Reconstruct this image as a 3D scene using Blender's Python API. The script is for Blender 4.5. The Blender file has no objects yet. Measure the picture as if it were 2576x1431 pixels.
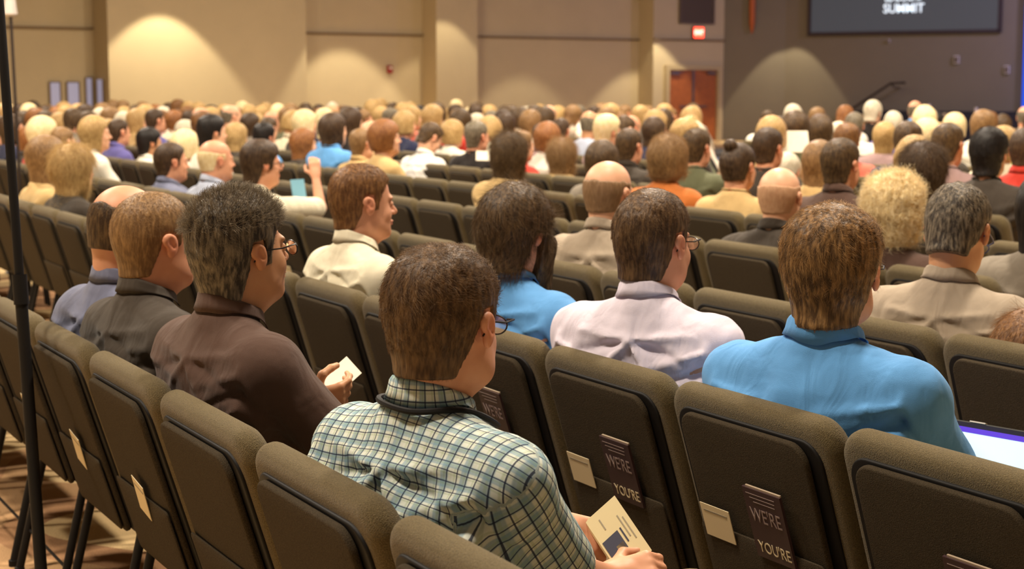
import bpy, math, random
import numpy as np
from mathutils import Vector, Matrix

# ------------------------------------------------------------------ camera, world, lights, exposure
SC = bpy.context.scene
COL = SC.collection
FPX, CX, CY, CAMH, HZ = 4000.0, 1288.0, 715.5, 1.55, 223.0
PITCH = math.atan((CY - HZ) / FPX)
cd = bpy.data.cameras.new('camera'); cam = bpy.data.objects.new('camera', cd); COL.objects.link(cam)
cam.location = (0, 0, CAMH); cam.rotation_euler = (math.pi / 2 - PITCH, 0, 0)
cd.sensor_fit = 'HORIZONTAL'; cd.sensor_width = 36.0; cd.lens = FPX / 2576.0 * 36.0
cd.clip_start = 0.05; cd.clip_end = 300
cd.dof.use_dof = True; cd.dof.focus_distance = 3.15; cd.dof.aperture_fstop = 6.0
SC.camera = cam
SC.view_settings.view_transform = 'Standard'; SC.view_settings.look = 'None'
SC.view_settings.gamma = 1.0; SC.view_settings.exposure = 0.0
try: SC.view_settings.use_curve_mapping = False
except Exception: pass
W = bpy.data.worlds.new('world'); SC.world = W; W.use_nodes = True
W.node_tree.nodes['Background'].inputs[0].default_value = (1.0, 0.90, 0.76, 1)
W.node_tree.nodes['Background'].inputs[1].default_value = 0.15

def lamp(kind, loc, aim, power, color, size=0.3, angle=60, blend=0.4):
    l = bpy.data.lights.new('overhead_light', kind); l.energy = power; l.color = color
    if kind == 'AREA': l.shape = 'DISK'; l.size = size
    else: l.spot_size = math.radians(angle); l.spot_blend = blend; l.shadow_soft_size = size
    o = bpy.data.objects.new('overhead_light', l); COL.objects.link(o); o.location = loc
    o.rotation_euler = (Vector(aim) - Vector(loc)).to_track_quat('-Z', 'Y').to_euler()
    return o
WARM = (1.0, 0.87, 0.70)
# house lights hung over the seating; the first added to brighten the left floor
for (lx, ly, pw) in [(-5.6, 5.0, 300), (-2.4, 2.4, 470), (2.4, 6.0, 640), (-6, 11, 860), (2.0, 13, 920), (-7, 21, 1000), (2, 22, 1050), (9, 15, 850), (-3, 31, 460), (8, 29, 380)]:
    lamp('AREA', (lx, ly, 7.6), (lx + .3, ly + .4, 0), pw, WARM, 0.7)

def at(px, py, Y):
    """the point at depth Y (world y) seen at pixel px, py"""
    a = (px - CX) / FPX; b = -(py - CY) / FPX
    r = Vector((a, math.cos(PITCH) + b * math.sin(PITCH), b * math.cos(PITCH) - math.sin(PITCH)))
    return r * (Y / r.y) + Vector((0, 0, CAMH))
def project(P):
    x, y, z = P[0], P[1], P[2] - CAMH
    d = y * math.cos(PITCH) - z * math.sin(PITCH); u = y * math.sin(PITCH) + z * math.cos(PITCH)
    return CX + FPX * x / d, CY - FPX * u / d

# ------------------------------------------------------------------ object helpers
def tag(o, label=None, cat=None, group=None, kind=None):
    if label: o['label'] = label
    if cat: o['category'] = cat
    if group: o['group'] = group
    if kind: o['kind'] = kind
    return o
def link(name, data, parent=None):
    o = bpy.data.objects.new(name, data); COL.objects.link(o)
    if parent is not None: o.parent = parent
    return o
def empty(name, loc, rz=0):
    o = link(name, None); o.location = loc; o.rotation_euler = (0, 0, rz); o.empty_display_size = .1
    return o
def mesh_np(name, V, F, mats=(), smooth=True, attrs=None):
    me = bpy.data.meshes.new(name)
    V = np.asarray(V, dtype=np.float32); F = np.asarray(F, dtype=np.int32)
    me.vertices.add(len(V)); me.vertices.foreach_set('co', V.ravel())
    k = F.shape[1]
    me.loops.add(F.size); me.loops.foreach_set('vertex_index', F.ravel())
    me.polygons.add(len(F)); me.polygons.foreach_set('loop_start', np.arange(0, F.size, k, dtype=np.int32))
    try: me.polygons.foreach_set('loop_total', np.full(len(F), k, dtype=np.int32))
    except Exception: pass
    if smooth: me.polygons.foreach_set('use_smooth', np.ones(len(F), dtype=bool))
    for m in mats: me.materials.append(m)
    if attrs:
        for nm, (tp, arr) in attrs.items():
            a = me.attributes.new(nm, tp, 'POINT')
            a.data.foreach_set({'FLOAT': 'value', 'FLOAT_VECTOR': 'vector', 'FLOAT_COLOR': 'color'}[tp], np.asarray(arr, dtype=np.float32).ravel())
    me.update(calc_edges=True); me.validate()
    return me
class MB:
    """collects simple solids as verts and faces"""
    def __init__(s): s.v = []; s.f = []; s.mi = []
    def add(s, V, F, mi=0):
        b = len(s.v); s.v += [tuple(p) for p in V]; s.f += [tuple(i + b for i in f) for f in F]; s.mi += [mi] * len(F); return s
    def box(s, c, d, R=None, mi=0):
        V = [Vector(((i & 1) - .5, ((i >> 1) & 1) - .5, ((i >> 2) & 1) - .5)) for i in range(8)]
        V = [Vector((p.x * d[0], p.y * d[1], p.z * d[2])) for p in V]
        if R is not None: V = [R @ p for p in V]
        V = [p + Vector(c) for p in V]
        return s.add(V, [(0, 2, 3, 1), (4, 5, 7, 6), (0, 1, 5, 4), (2, 6, 7, 3), (0, 4, 6, 2), (1, 3, 7, 5)], mi)
    def tube(s, pts, r, n=10, mi=0, closed=False):
        pts = [Vector(p) for p in pts]; N = len(pts); rr = r if isinstance(r, (list, tuple)) else [r] * N
        V = []; F = []; up = None
        for i, p in enumerate(pts):
            t = (pts[(i + 1) % N] - pts[i - 1]) if closed else (pts[min(i + 1, N - 1)] - pts[max(i - 1, 0)])
            t.normalize()
            if up is None: up = Vector((0, 0, 1)) if abs(t.z) < .9 else Vector((0, 1, 0))
            a = t.cross(up); a.normalize(); b = a.cross(t); up = b
            for k in range(n):
                th = 2 * math.pi * k / n; V.append(p + (a * math.cos(th) + b * math.sin(th)) * rr[i])
        for i in range(N if closed else N - 1):
            j = (i + 1) % N
            for k in range(n): F.append((i * n + k, i * n + (k + 1) % n, j * n + (k + 1) % n, j * n + k))
        if not closed: F.append(tuple(range(n - 1, -1, -1))); F.append(tuple((N - 1) * n + k for k in range(n)))
        return s.add(V, F, mi)
    def lathe(s, prof, n=24, c=(0, 0, 0), mi=0):
        V = []; F = []; m = len(prof)
        for k in range(n):
            th = 2 * math.pi * k / n
            for (r, z) in prof: V.append((c[0] + r * math.cos(th), c[1] + r * math.sin(th), c[2] + z))
        for k in range(n):
            for i in range(m - 1): F.append((k * m + i, ((k + 1) % n) * m + i, ((k + 1) % n) * m + i + 1, k * m + i + 1))
        return s.add(V, F, mi)
    def pad(s, outl, T, r, y0=0, crown=0.0, M=None, n=6, mi=0):
        """a padded slab: outline points in x,z, thickness T along y, edges rounded by r"""
        O = [Vector((p[0], p[1])) for p in outl]; N = len(O); c = sum(O, Vector((0, 0))) / N
        nrm = []
        for i in range(N):
            t = O[(i + 1) % N] - O[i - 1]; t.normalize(); nrm.append(Vector((t.y, -t.x)))
        V = []; rings = 0
        def ring(ins, y, sc=1.0):
            nonlocal rings; rings += 1
            for i in range(N):
                q = O[i] - nrm[i] * ins; q = c + (q - c) * sc; p = Vector((q.x, y, q.y)); V.append(M @ p if M else p)
        steps = [math.pi * k / (2 * n) for k in range(n + 1)]
        for sc, cr in ((.35, 1.0), (.7, .75), (.9, .35)): ring(r, y0 - T / 2 - crown * cr, sc)
        for a in steps: ring(r * (1 - math.sin(a)), y0 - T / 2 + r * (1 - math.cos(a)))
        for a in reversed(steps): ring(r * (1 - math.sin(a)), y0 + T / 2 - r * (1 - math.cos(a)))
        for sc, cr in ((.9, .35), (.7, .75), (.35, 1.0)): ring(r, y0 + T / 2 + crown * cr, sc)
        F = []
        for k in range(rings - 1):
            for i in range(N): F.append((k * N + i, k * N + (i + 1) % N, (k + 1) * N + (i + 1) % N, (k + 1) * N + i))
        F.append(tuple(range(N - 1, -1, -1))); F.append(tuple((rings - 1) * N + i for i in range(N)))
        return s.add(V, F, mi)
    def data(s, name, mats, smooth=True):
        me = bpy.data.meshes.new(name); me.from_pydata(s.v, [], s.f)
        for m in (mats if isinstance(mats, (list, tuple)) else [mats]): me.materials.append(m)
        me.polygons.foreach_set('material_index', s.mi)
        if smooth:
            me.polygons.foreach_set('use_smooth', [True] * len(s.f))
            try: me.set_sharp_from_angle(angle=math.radians(40))
            except Exception: pass
        me.update(); return me
    def build(s, name, mats, parent=None, smooth=True): return link(name, s.data(name, mats, smooth), parent)
def rrect(x0, x1, z0, z1, rt, rb, n=7):
    pts = []
    for (cx, cz, r, a0) in ((x1 - rb, z0 + rb, rb, -90), (x1 - rt, z1 - rt, rt, 0), (x0 + rt, z1 - rt, rt, 90), (x0 + rb, z0 + rb, rb, 180)):
        for k in range(n + 1):
            a = math.radians(a0 + 90 * k / n); pts.append((cx + r * math.cos(a), cz + r * math.sin(a)))
    return pts

# ------------------------------------------------------------------ materials
def lin(c):
    return tuple(((v / 255.) / 12.92 if v / 255. <= .04045 else ((v / 255. + .055) / 1.055) ** 2.4) for v in c)
def mat(name, col, rough=.6, metal=0, spec=.5, emis=None, noise=None, bump=None, sheen=0, trans=0):
    """col is sRGB 0-255; noise=(scale, amount); bump=(scale, strength)"""
    m = bpy.data.materials.new(name); m.use_nodes = True; nt = m.node_tree; N = nt.nodes; L = nt.links
    b = N['Principled BSDF']; c = lin(col)
    b.inputs['Base Color'].default_value = (*c, 1); b.inputs['Roughness'].default_value = rough
    b.inputs['Metallic'].default_value = metal; b.inputs['Specular IOR Level'].default_value = spec
    if sheen: b.inputs['Sheen Weight'].default_value = sheen; b.inputs['Sheen Roughness'].default_value = .5
    if trans: b.inputs['Transmission Weight'].default_value = trans
    if emis: b.inputs['Emission Color'].default_value = (*lin(emis[0]), 1); b.inputs['Emission Strength'].default_value = emis[1]
    tc = N.new('ShaderNodeTexCoord')
    if noise:
        t = N.new('ShaderNodeTexNoise'); t.inputs['Scale'].default_value = noise[0]; t.inputs['Detail'].default_value = 3
        L.new(tc.outputs['Object'], t.inputs['Vector'])
        mr = N.new('ShaderNodeMapRange'); mr.inputs[1].default_value = .3; mr.inputs[2].default_value = .7
        mr.inputs[3].default_value = 1 - noise[1]; mr.inputs[4].default_value = 1 + noise[1]; L.new(t.outputs[0], mr.inputs[0])
        mx = N.new('ShaderNodeVectorMath'); mx.operation = 'SCALE'; mx.inputs[0].default_value = c; L.new(mr.outputs[0], mx.inputs['Scale'])
        L.new(mx.outputs[0], b.inputs['Base Color'])
    if bump:
        t = N.new('ShaderNodeTexNoise'); t.inputs['Scale'].default_value = bump[0]; t.inputs['Detail'].default_value = 2
        L.new(tc.outputs['Object'], t.inputs['Vector'])
        bp = N.new('ShaderNodeBump'); bp.inputs['Strength'].default_value = bump[1]; bp.inputs['Distance'].default_value = .01
        L.new(t.outputs[0], bp.inputs['Height']); L.new(bp.outputs[0], b.inputs['Normal'])
    return m
M_fabric = mat('chair_fabric', (100, 87, 60), .95, noise=(420, .35), bump=(500, .5), spec=.15, sheen=.15)
M_panel = mat('chair_back_fabric', (66, 57, 44), .95, noise=(380, .3), bump=(500, .4), spec=.12)
M_black = mat('black_metal', (20, 17, 16), .62, spec=.25)
M_wall = mat('wall_paint', (190, 172, 138), .85, noise=(1.2, .03), spec=.2)
M_walld = mat('wall_paint_grey', (122, 112, 94), .85, noise=(1.2, .03), spec=.2)
M_trim = mat('wall_joint', (120, 98, 70), .8)
M_paper = mat('paper', (226, 214, 192), .7, noise=(40, .04))

# carpet with big soft swooshes of colour
M_floor = bpy.data.materials.new('carpet'); M_floor.use_nodes = True
def _carpet(m):
    nt = m.node_tree; N = nt.nodes; L = nt.links; b = N['Principled BSDF']
    tc = N.new('ShaderNodeTexCoord'); w = N.new('ShaderNodeTexNoise'); w.inputs['Scale'].default_value = .55; w.inputs['Detail'].default_value = 1
    w.inputs['Distortion'].default_value = .6
    L.new(tc.outputs['Object'], w.inputs['Vector'])
    cr = N.new('ShaderNodeValToRGB'); e = cr.color_ramp.elements
    cr.color_ramp.interpolation = 'CONSTANT'
    cols = [(0, (206, 178, 132)), (.40, (220, 190, 142)), (.53, (186, 148, 108)), (.56, (166, 126, 92)), (.60, (214, 184, 136))]
    e[0].position = 0; e[0].color = (*lin(cols[0][1]), 1); e[1].position = cols[1][0]; e[1].color = (*lin(cols[1][1]), 1)
    for p, c in cols[2:]: x = e.new(p); x.color = (*lin(c), 1)
    L.new(w.outputs[0], cr.inputs[0])
    f = N.new('ShaderNodeTexNoise'); f.inputs['Scale'].default_value = 160; L.new(tc.outputs['Object'], f.inputs['Vector'])
    mr = N.new('ShaderNodeMapRange'); mr.inputs[3].default_value = .75; mr.inputs[4].default_value = 1.25; L.new(f.outputs[0], mr.inputs[0])
    mx = N.new('ShaderNodeVectorMath'); mx.operation = 'SCALE'; L.new(cr.outputs[0], mx.inputs[0]); L.new(mr.outputs[0], mx.inputs['Scale'])
    L.new(mx.outputs[0], b.inputs['Base Color']); b.inputs['Roughness'].default_value = .95; b.inputs['Specular IOR Level'].default_value = .1
    bp = N.new('ShaderNodeBump'); bp.inputs['Strength'].default_value = .6; bp.inputs['Distance'].default_value = .01
    L.new(f.outputs[0], bp.inputs['Height']); L.new(bp.outputs[0], b.inputs['Normal'])
_carpet(M_floor)

# ------------------------------------------------------------------ the room
tag(MB().box((5, 24, -.05), (60, 64, .1)).build('floor', M_floor, smooth=False), kind='structure')
WD = Vector((.841, .541)); WN = Vector((.541, -.841)); WB = Vector((5.2, 47.6))     # side wall direction, its inward normal, the door bay
def onwall(px, off=0.0):
    a = (px - CX) / FPX; b = WB + WN * off
    t = (b.y * a - b.x) / (WD.x - WD.y * a); return b + WD * t
WH = 7.5
def wallbox(p, q, name, m, z0=0, z1=WH, th=.25, back=None, mb=None):
    """an upright slab whose room side runs from p to q; its thickness goes away from the camera side"""
    d = (q - p); L_ = d.length; d.normalize(); nn = Vector((d.y, -d.x))
    if nn.dot(-p) < 0: nn = -nn
    c = (p + q) / 2 - nn * th / 2
    R = Matrix.Rotation(math.atan2(d.y, d.x), 3, 'Z')
    mb = mb or MB(); mb.box((c.x, c.y, (z0 + z1) / 2), (L_, th, z1 - z0), R)
    if name: return tag(mb.build(name, m, smooth=False), kind='structure')
    return mb
R_OFF = -.72; B_OFF = .35
pA0 = onwall(-700, R_OFF); pA1 = onwall(247, R_OFF)
pB0 = onwall(283, B_OFF); pB1 = onwall(776, B_OFF)
pC1 = onwall(1068, R_OFF); pD0 = onwall(1100, 0.05); pD1 = onwall(1202, .05)
pE1 = onwall(1611, R_OFF); pF0 = onwall(1640, 0); pF1 = onwall(1815, 0)
recess = tag(wallbox(pA0, pE1 + WD * 1.2, 'wall_side', M_wall), kind='structure')
def bay(p, q, depth, name):
    m = MB(); c = (p + q) / 2 - WN * depth / 2; R = Matrix.Rotation(math.atan2(WD.y, WD.x), 3, 'Z')
    m.box((c.x, c.y, WH / 2), ((q - p).length, depth, WH), R)
    return tag(m.build(name, M_wall, smooth=False), kind='structure')
bay(pB0, pB1, B_OFF - R_OFF + .02, 'pillar_broad')
bay(pD0, pD1, .05 - R_OFF + .02, 'pillar_narrow')
bay(pF0, pF1, -R_OFF + .02, 'wall_door_bay')
# recessed horizontal joint above the doors
for k, (p, q) in enumerate(((pA0, pA1), (onwall(700, R_OFF), pC1), (onwall(1150, R_OFF), pE1), (pF0, pF1))):
    mid = (p + q) / 2 + WN * .03; R = Matrix.Rotation(math.atan2(WD.y, WD.x), 3, 'Z')
    ln = (q - p).length
    m = MB(); m.box((mid.x, mid.y, 2.98), (ln, .1, .05), R)
    tag(m.build('trim_%d' % (k + 1), M_trim, smooth=False), kind='structure')
# right hand walls: a short facet, then the one that carries the screen
def seg_to(p, ang, px):
    d = Vector((math.cos(ang), -math.sin(ang))); a = (px - CX) / FPX
    t = (p.y * a - p.x) / (d.x - d.y * a); return p + d * t
pG0 = pF1; pG1 = seg_to(pG0, math.radians(12), 1968); pG2 = seg_to(pG1, math.radians(30), 2566); pG3 = pG2 + (pG2 - pG1).normalized() * .0
wallbox(pG0, pG1, 'wall_front_facet', M_walld)
wallbox(pG1, pG2, 'wall_front', M_walld)
def wpt(p, q, px, off=.0):
    """point on the wall from p to q that the pixel column px meets, moved off the wall by off"""
    d = (q - p).normalized(); a = (px - CX) / FPX; t = (p.y * a - p.x) / (d.x - d.y * a); nn = Vector((d.y, -d.x))
    if nn.dot(-p) < 0: nn = -nn
    return p + d * t + nn * off, d, nn
def zof(py, P): return at(CX, py, P.y).z
def rotz(d): return Matrix.Rotation(math.atan2(d.y, d.x), 3, 'Z')

# double doors
M_wood = mat('door_wood', (156, 86, 40), .45, noise=(6, .12)); M_frame = mat('door_frame_paint', (176, 156, 118), .6); M_steel = mat('brushed_steel', (140, 130, 120), .35, metal=.9)
P0, D_, N_ = wpt(pF0, pF1, 1676, .02); P1, _, _ = wpt(pF0, pF1, 1796, .02)
mid = (P0 + P1) / 2; wdt = (P1 - P0).length; RZ = rotz(D_); top = zof(176, mid)
dr = tag(empty('door_1', (mid.x, mid.y, 0), math.atan2(D_.y, D_.x)), kind='structure')
m = MB()
for s in (-1, 1): m.box((s * (wdt / 2 + .07), -.03, (top + .14) / 2), (.14, .14, top + .14))
m.box((0, -.03, top + .07), (wdt, .14, .14)); m.build('frame', M_frame, dr, False)
for s in (-1, 1):
    lf = MB().box((s * wdt / 4, .0, top / 2), (wdt / 2 - .03, .05, top - .01)).build('door_leaf', M_wood, dr, False)
    h = MB(); h.box((s * .2, -.06, 1.02), (wdt / 2 - .3, .03, .05)); h.box((s * .35, -.04, 1.02), (.04, .06, .04)); h.build('push_bar', M_steel, lf, False)
    c = MB(); c.box((s * (wdt / 2 - .22), -.06, top - .1), (.3, .07, .07)); c.box((s * (wdt / 2 - .35), -.1, top - .06), (.3, .02, .02)); c.build('door_closer', M_steel, lf, False)
MB().box((0, -.03, top / 2), (.07, .06, top)).build('mullion', M_steel, dr, False)
# exit sign
M_exit = mat('exit_housing', (150, 60, 40), .5)
M_red = mat('exit_glow', (255, 60, 40), .5, emis=((255, 70, 46), 5)); M_exl = mat('exit_letters', (255, 190, 170), .5, emis=((255, 200, 180), 5))
P, D_, N_ = wpt(pF0, pF1, 1747, .06)
ex = tag(empty('exit_sign', (P.x, P.y, zof(82, P)), math.atan2(D_.y, D_.x)), 'glowing red exit sign on the wall above the double doors', 'sign')
MB().box((0, 0, 0), (.4, .08, .34)).build('housing', M_exit, ex, False)
MB().box((0, -.045, 0), (.36, .01, .30)).build('sign_face', M_red, ex, False)
def text(body, size, m, parent, loc, rot=(math.pi / 2, 0, 0), name='lettering', ext=.002, sx=1.0, bold=0.0):
    cu = bpy.data.curves.new(name, 'FONT'); cu.body = body; cu.size = size; cu.extrude = ext; cu.align_x = 'CENTER'; cu.align_y = 'CENTER'; cu.offset = bold
    cu.resolution_u = 3; tmp = bpy.data.objects.new('tmp', cu); me = bpy.data.meshes.new_from_object(tmp); bpy.data.objects.remove(tmp)
    me.materials.clear(); me.materials.append(m); o = link(name, me, parent); o.location = loc; o.rotation_euler = rot; o.scale = (sx, 1, 1); return o
text('EXIT', .17, M_exl, ex, (0, -.055, 0))
# grille above the exit sign
M_gr = mat('grille_metal', (96, 80, 66), .6)
P, D_, N_ = wpt(pF0, pF1, 1744, .04); zb = zof(58, P)
gr = tag(empty('wall_grille', (P.x, P.y, zb), math.atan2(D_.y, D_.x)), 'tall brownish louvred grille on the wall above the exit sign', 'grille')
gw = (wpt(pF0, pF1, 1785)[0] - wpt(pF0, pF1, 1703)[0]).length
m = MB(); m.box((0, 0, .9), (gw, .03, 1.8)); m.build('backing', M_gr, gr, False)
m = MB()
for k in range(30): m.box((0, -.03, .03 + k * .06), (gw - .06, .03, .02), Matrix.Rotation(.5, 3, 'X'))
m.build('slats', M_gr, gr, False)
m = MB()
for s in (-1, 1): m.box((s * gw / 2, -.02, .9), (.05, .08, 1.85))
m.box((0, -.02, 0), (gw, .08, .05)); m.box((0, -.02, 1.82), (gw, .08, .05)); m.build('rim', M_gr, gr, False)
# fire alarm
M_fire = mat('alarm_red', (150, 30, 24), .5)
P, D_, N_ = wpt(onwall(776, R_OFF), pC1, 981, .05)
fa = tag(empty('fire_alarm', (P.x, P.y, zof(174, P)), math.atan2(D_.y, D_.x)), 'small red fire alarm on the beige wall bay left of the narrow pillar', 'alarm')
MB().box((0, 0, 0), (.14, .08, .2)).build('housing', M_fire, fa, False); MB().box((0, -.05, .03), (.08, .03, .06)).build('strobe', M_paper, fa, False)
# the projection screen
M_scr = mat('screen_dark', (40, 42, 46), .5, emis=((64, 66, 72), .8)); M_scf = mat('screen_border', (52, 40, 40), .7)
M_txt = mat('screen_text', (230, 240, 245), .5, emis=((215, 232, 240), 1.1))
P0, D_, N_ = wpt(pG1, pG2, 2030, .08); P1, _, _ = wpt(pG1, pG2, 2502, .08)
mid = (P0 + P1) / 2; w_ = (P1 - P0).length; zb = zof(86, P0) * .5 + zof(77, P1) * .5
scn = tag(empty('projection_screen', (mid.x, mid.y, zb), math.atan2(D_.y, D_.x)), 'dark projection screen with white lettering high on the grey wall', 'screen')
SHT = w_ * 9 / 16
MB().box((0, 0, SHT / 2), (w_, .06, SHT)).build('screen_surface', M_scr, scn, False)
m = MB()
for s in (-1, 1): m.box((s * (w_ / 2), -.01, SHT / 2), (.1, .1, SHT + .1))
m.box((0, -.01, 0), (w_, .1, .1)); m.box((0, -.01, SHT), (w_, .1, .1)); m.build('border', M_scf, scn, False)
tx = (wpt(pG1, pG2, 2263, .08)[0] - mid).dot(D_)
zt = zof(22, mid) - zb; tw = (wpt(pG1, pG2, 2315)[0] - wpt(pG1, pG2, 2211)[0]).length
t1 = text('SUMMIT', .36, M_txt, scn, (tx, -.05, zt), ext=.01, bold=.004); t1.scale = (tw / 1.32, 1, 1)
t2 = text('LEADERSHIP', .36, M_txt, scn, (tx, -.05, zt + .33), ext=.01, bold=.004); t2.scale = (tw / 2.15, 1, 1)
# orange pipe hanging beside the grille
M_or = mat('orange_pipe', (176, 88, 28), .5)
P, D_, N_ = wpt(pG0, pG1, 1885, .12); zb = zof(84, P)
tag(MB().tube([(P.x, P.y, zb), (P.x, P.y, zb + .12), (P.x, P.y, zb + .3), (P.x, P.y, zb + 2.4)], [.02, .05, .085, .1]).build('hanging_banner_pole', M_or), 'slim orange pole hanging down the wall left of the projection screen', 'pole')
# small wall fixtures
M_wf = mat('white_fixture', (214, 204, 196), .5)
for (px, py, s, lb) in ((2227, 103, .05, 'tiny white fixture on the grey wall just below the lettered screen'), (2397, 150, .12, 'white wall speaker on the grey wall below the screen, left of the other'), (2523, 175, .12, 'white wall speaker on the grey wall nearest the blue backdrop')):
    P, D_, N_ = wpt(pG1, pG2, px, .06)
    f = tag(empty('wall_speaker', (P.x, P.y, zof(py, P)), math.atan2(D_.y, D_.x)), lb, 'speaker')
    b = MB(); b.box((0, 0, 0), (s * 1.2, .08, s * 1.8)); b.build('case', M_wf, f, False)
    b = MB(); b.box((0, -.05, 0), (s * .9, .02, s * 1.4)); b.build('speaker_grille', M_gr, f, False)
# stair handrail against the front wall
M_rail = mat('handrail_dark', (44, 32, 26), .5)
Pa, D_, N_ = wpt(pG1, pG2, 2150, .9); Pb, _, _ = wpt(pG1, pG2, 2256, .9); Pc, _, _ = wpt(pG1, pG2, 2292, .9)
hr = tag(empty('stair_handrail', (Pa.x, Pa.y, 0)), 'dark metal stair handrail rising against the grey wall under the screen', 'handrail')
def loc(P, z): return (P.x - Pa.x, P.y - Pa.y, z)
MB().tube([loc(Pa, zof(282, Pa)), loc(Pb, zof(210, Pb)), loc(Pc, zof(208, Pc))], .035).build('rail', M_rail, hr)
for (P, y) in ((Pa, 282), (Pb, 210)): MB().tube([loc(P, zof(y, P)), loc(P - N_ * .4, zof(y, P) - .12), loc(P - N_ * .88, zof(y, P) - .12)], .02).build('wall_bracket', M_rail, hr)
# stage: dark skirt and the blue-lit backdrop at the right edge
M_stage = mat('stage_skirt', (24, 22, 34), .7)
Q0, D_, N_ = wpt(pG1, pG2, 2120, .5); Q1, _, _ = wpt(pG1, pG2, 2562, .5)
stg = MB(); wallbox(Q0 + N_ * .2, Q1 + D_ * 3 + N_ * .2, None, M_stage, 0, .92, .6, mb=stg); tag(stg.build('stage', M_stage, smooth=False), 'low black stage platform along the foot of the grey wall', 'stage')
M_blue = mat('blue_lit_backdrop', (16, 70, 190), .6, emis=((14, 70, 200), 1.0))  # drape lit blue by the stage; that light is put in as emission
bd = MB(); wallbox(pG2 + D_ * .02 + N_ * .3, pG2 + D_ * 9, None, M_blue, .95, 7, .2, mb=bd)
tag(bd.build('blue_lit_backdrop', M_blue, smooth=False), 'blue-lit stage backdrop, light put in as glow, at the end of the grey wall', 'backdrop')
for px, y0, y1 in ((2403, 262, 292), (2515, 270, 302)):
    P, D_, N_ = wpt(pG1, pG2, px, 3.0)
    tag(MB().tube([(P.x, P.y, 0), (P.x, P.y, zof(y0, P))], .045).build('marker_post', M_wf), 'slim white post standing before the stage, %s' % ('nearer the screen centre' if px < 2450 else 'nearer the blue backdrop'), 'post')
# tall slit windows at the far left
M_frm = mat('window_frame', (120, 98, 70), .6)
M_pane = mat('window_daylight', (150, 150, 170), .2, emis=((172, 168, 196), .4))
for k, (x0, x1, yt) in enumerate(((132, 159, 206), (175, 206, 206), (222, 239, 195))):
    P, D_, N_ = wpt(pA0, pA1, (x0 + x1) / 2, .03); w_ = (wpt(pA0, pA1, x1)[0] - wpt(pA0, pA1, x0)[0]).length; zt = zof(yt, P)
    wn = tag(empty('window_%d' % (k + 1), (P.x, P.y, 0), math.atan2(D_.y, D_.x)), kind='structure')
    MB().box((0, 0, (.2 + zt) / 2), (w_, .03, zt - .2)).build('pane', M_pane, wn, False)
    m = MB()
    for s in (-1, 1): m.box((s * w_ / 2, -.02, (.2 + zt) / 2), (.03, .06, zt - .2))
    m.box((0, -.02, zt), (w_, .06, .03)); m.box((0, -.02, .2), (w_, .06, .03)); m.build('frame', M_frm, wn, False)
P, N_ = (pB0 - WN * .55), -WD
wn = tag(empty('window_4', (P.x - WD.x * .03, P.y - WD.y * .03, 0), math.atan2(WN.y, WN.x)), kind='structure')
zt = zof(200, P); MB().box((0, 0, (.2 + zt) / 2), (.45, .03, zt - .2)).build('pane', M_pane, wn, False)
m = MB()
for s in (-1, 1): m.box((s * .225, 0, (.2 + zt) / 2), (.03, .06, zt - .2))
m.build('frame', M_frm, wn, False)

# wall washers: can lights near the walls that throw the scalloped pools of light
M_can = mat('can_light_housing', (40, 38, 36), .5); M_bulb = mat('can_light_bulb', (255, 230, 190), .5, emis=((255, 225, 180), 6))
def washer(px, off, apex, D, beta, alpha, power, where, color=(1.0, .87, .62), base=(pF0, pF1), blend=.25):
    """a can light D metres off the wall whose pool of light tops out at height apex; beta tilts it to the wall, alpha is its half angle"""
    P, D_, N_ = wpt(base[0], base[1], px, off); A = P + N_ * D
    zt = apex + D / math.tan(math.radians(alpha + beta)); az = zt - D / math.tan(math.radians(max(beta, .5)))
    c = tag(empty('can_light', (A.x, A.y, zt)), 'small black can light hanging before ' + where, 'lamp', 'wall washing can lights')
    MB().lathe([(.0, .12), (.09, .12), (.1, .0), (.1, -.12), (.085, -.12), (.085, -.06)]).build('housing', M_can, c)
    MB().lathe([(0, -.05), (.08, -.05), (.08, -.07), (0, -.07)]).build('bulb', M_bulb, c)
    MB().tube([(0, 0, .1), (0, 0, 8.2 - zt)], .02, 8).build('stem', M_can, c)
    lamp('SPOT', (A.x, A.y, zt - .15), (P.x, P.y, az - .15), power, color, .05, 2 * alpha, blend)
Y_ = lambda y, Y: 1.55 + (223 - y) / 4000. * Y
washer(400, B_OFF, Y_(25, 39.5), 1.5, 10, 36, 860, 'the broad pillar')
washer(895, B_OFF, Y_(-30, 41.5), 1.15, 8, 31, 1150, 'the bay with the red alarm')
washer(1345, R_OFF, Y_(165, 45), 2.2, 3, 34, 420, 'the plain wall bay')
washer(1630, 0, Y_(88, 47), 1.25, 7, 34, 560, 'the corner left of the double doors')
washer(1110, .05, Y_(40, 44), 1.3, 8, 33, 330, 'the narrow pillar')
washer(1968, 0, Y_(112, 47.5), 1.2, 4, 31, 470, 'the corner left of the screen', base=(pG0, pG1), blend=.15)
tag(MB().box((5, 24, 8.3), (60, 64, .1)).build('ceiling', mat('ceiling_paint', (150, 140, 124), .9), smooth=False), kind='structure')
# blue-violet spill from the stage lighting
P, D_, N_ = wpt(pG1, pG2, 2560, 4.0)
lamp('AREA', (P.x + 3, P.y - 2, 5.5), (pG1.x + 4, pG1.y - 2, 3.5), 260, (.5, .46, 1.0), 1.2)
lamp('AREA', (12, 33, 7.2), (pE1.x, pE1.y, 3.0), 150, (.86, .72, 1.0), 1.2)

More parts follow.
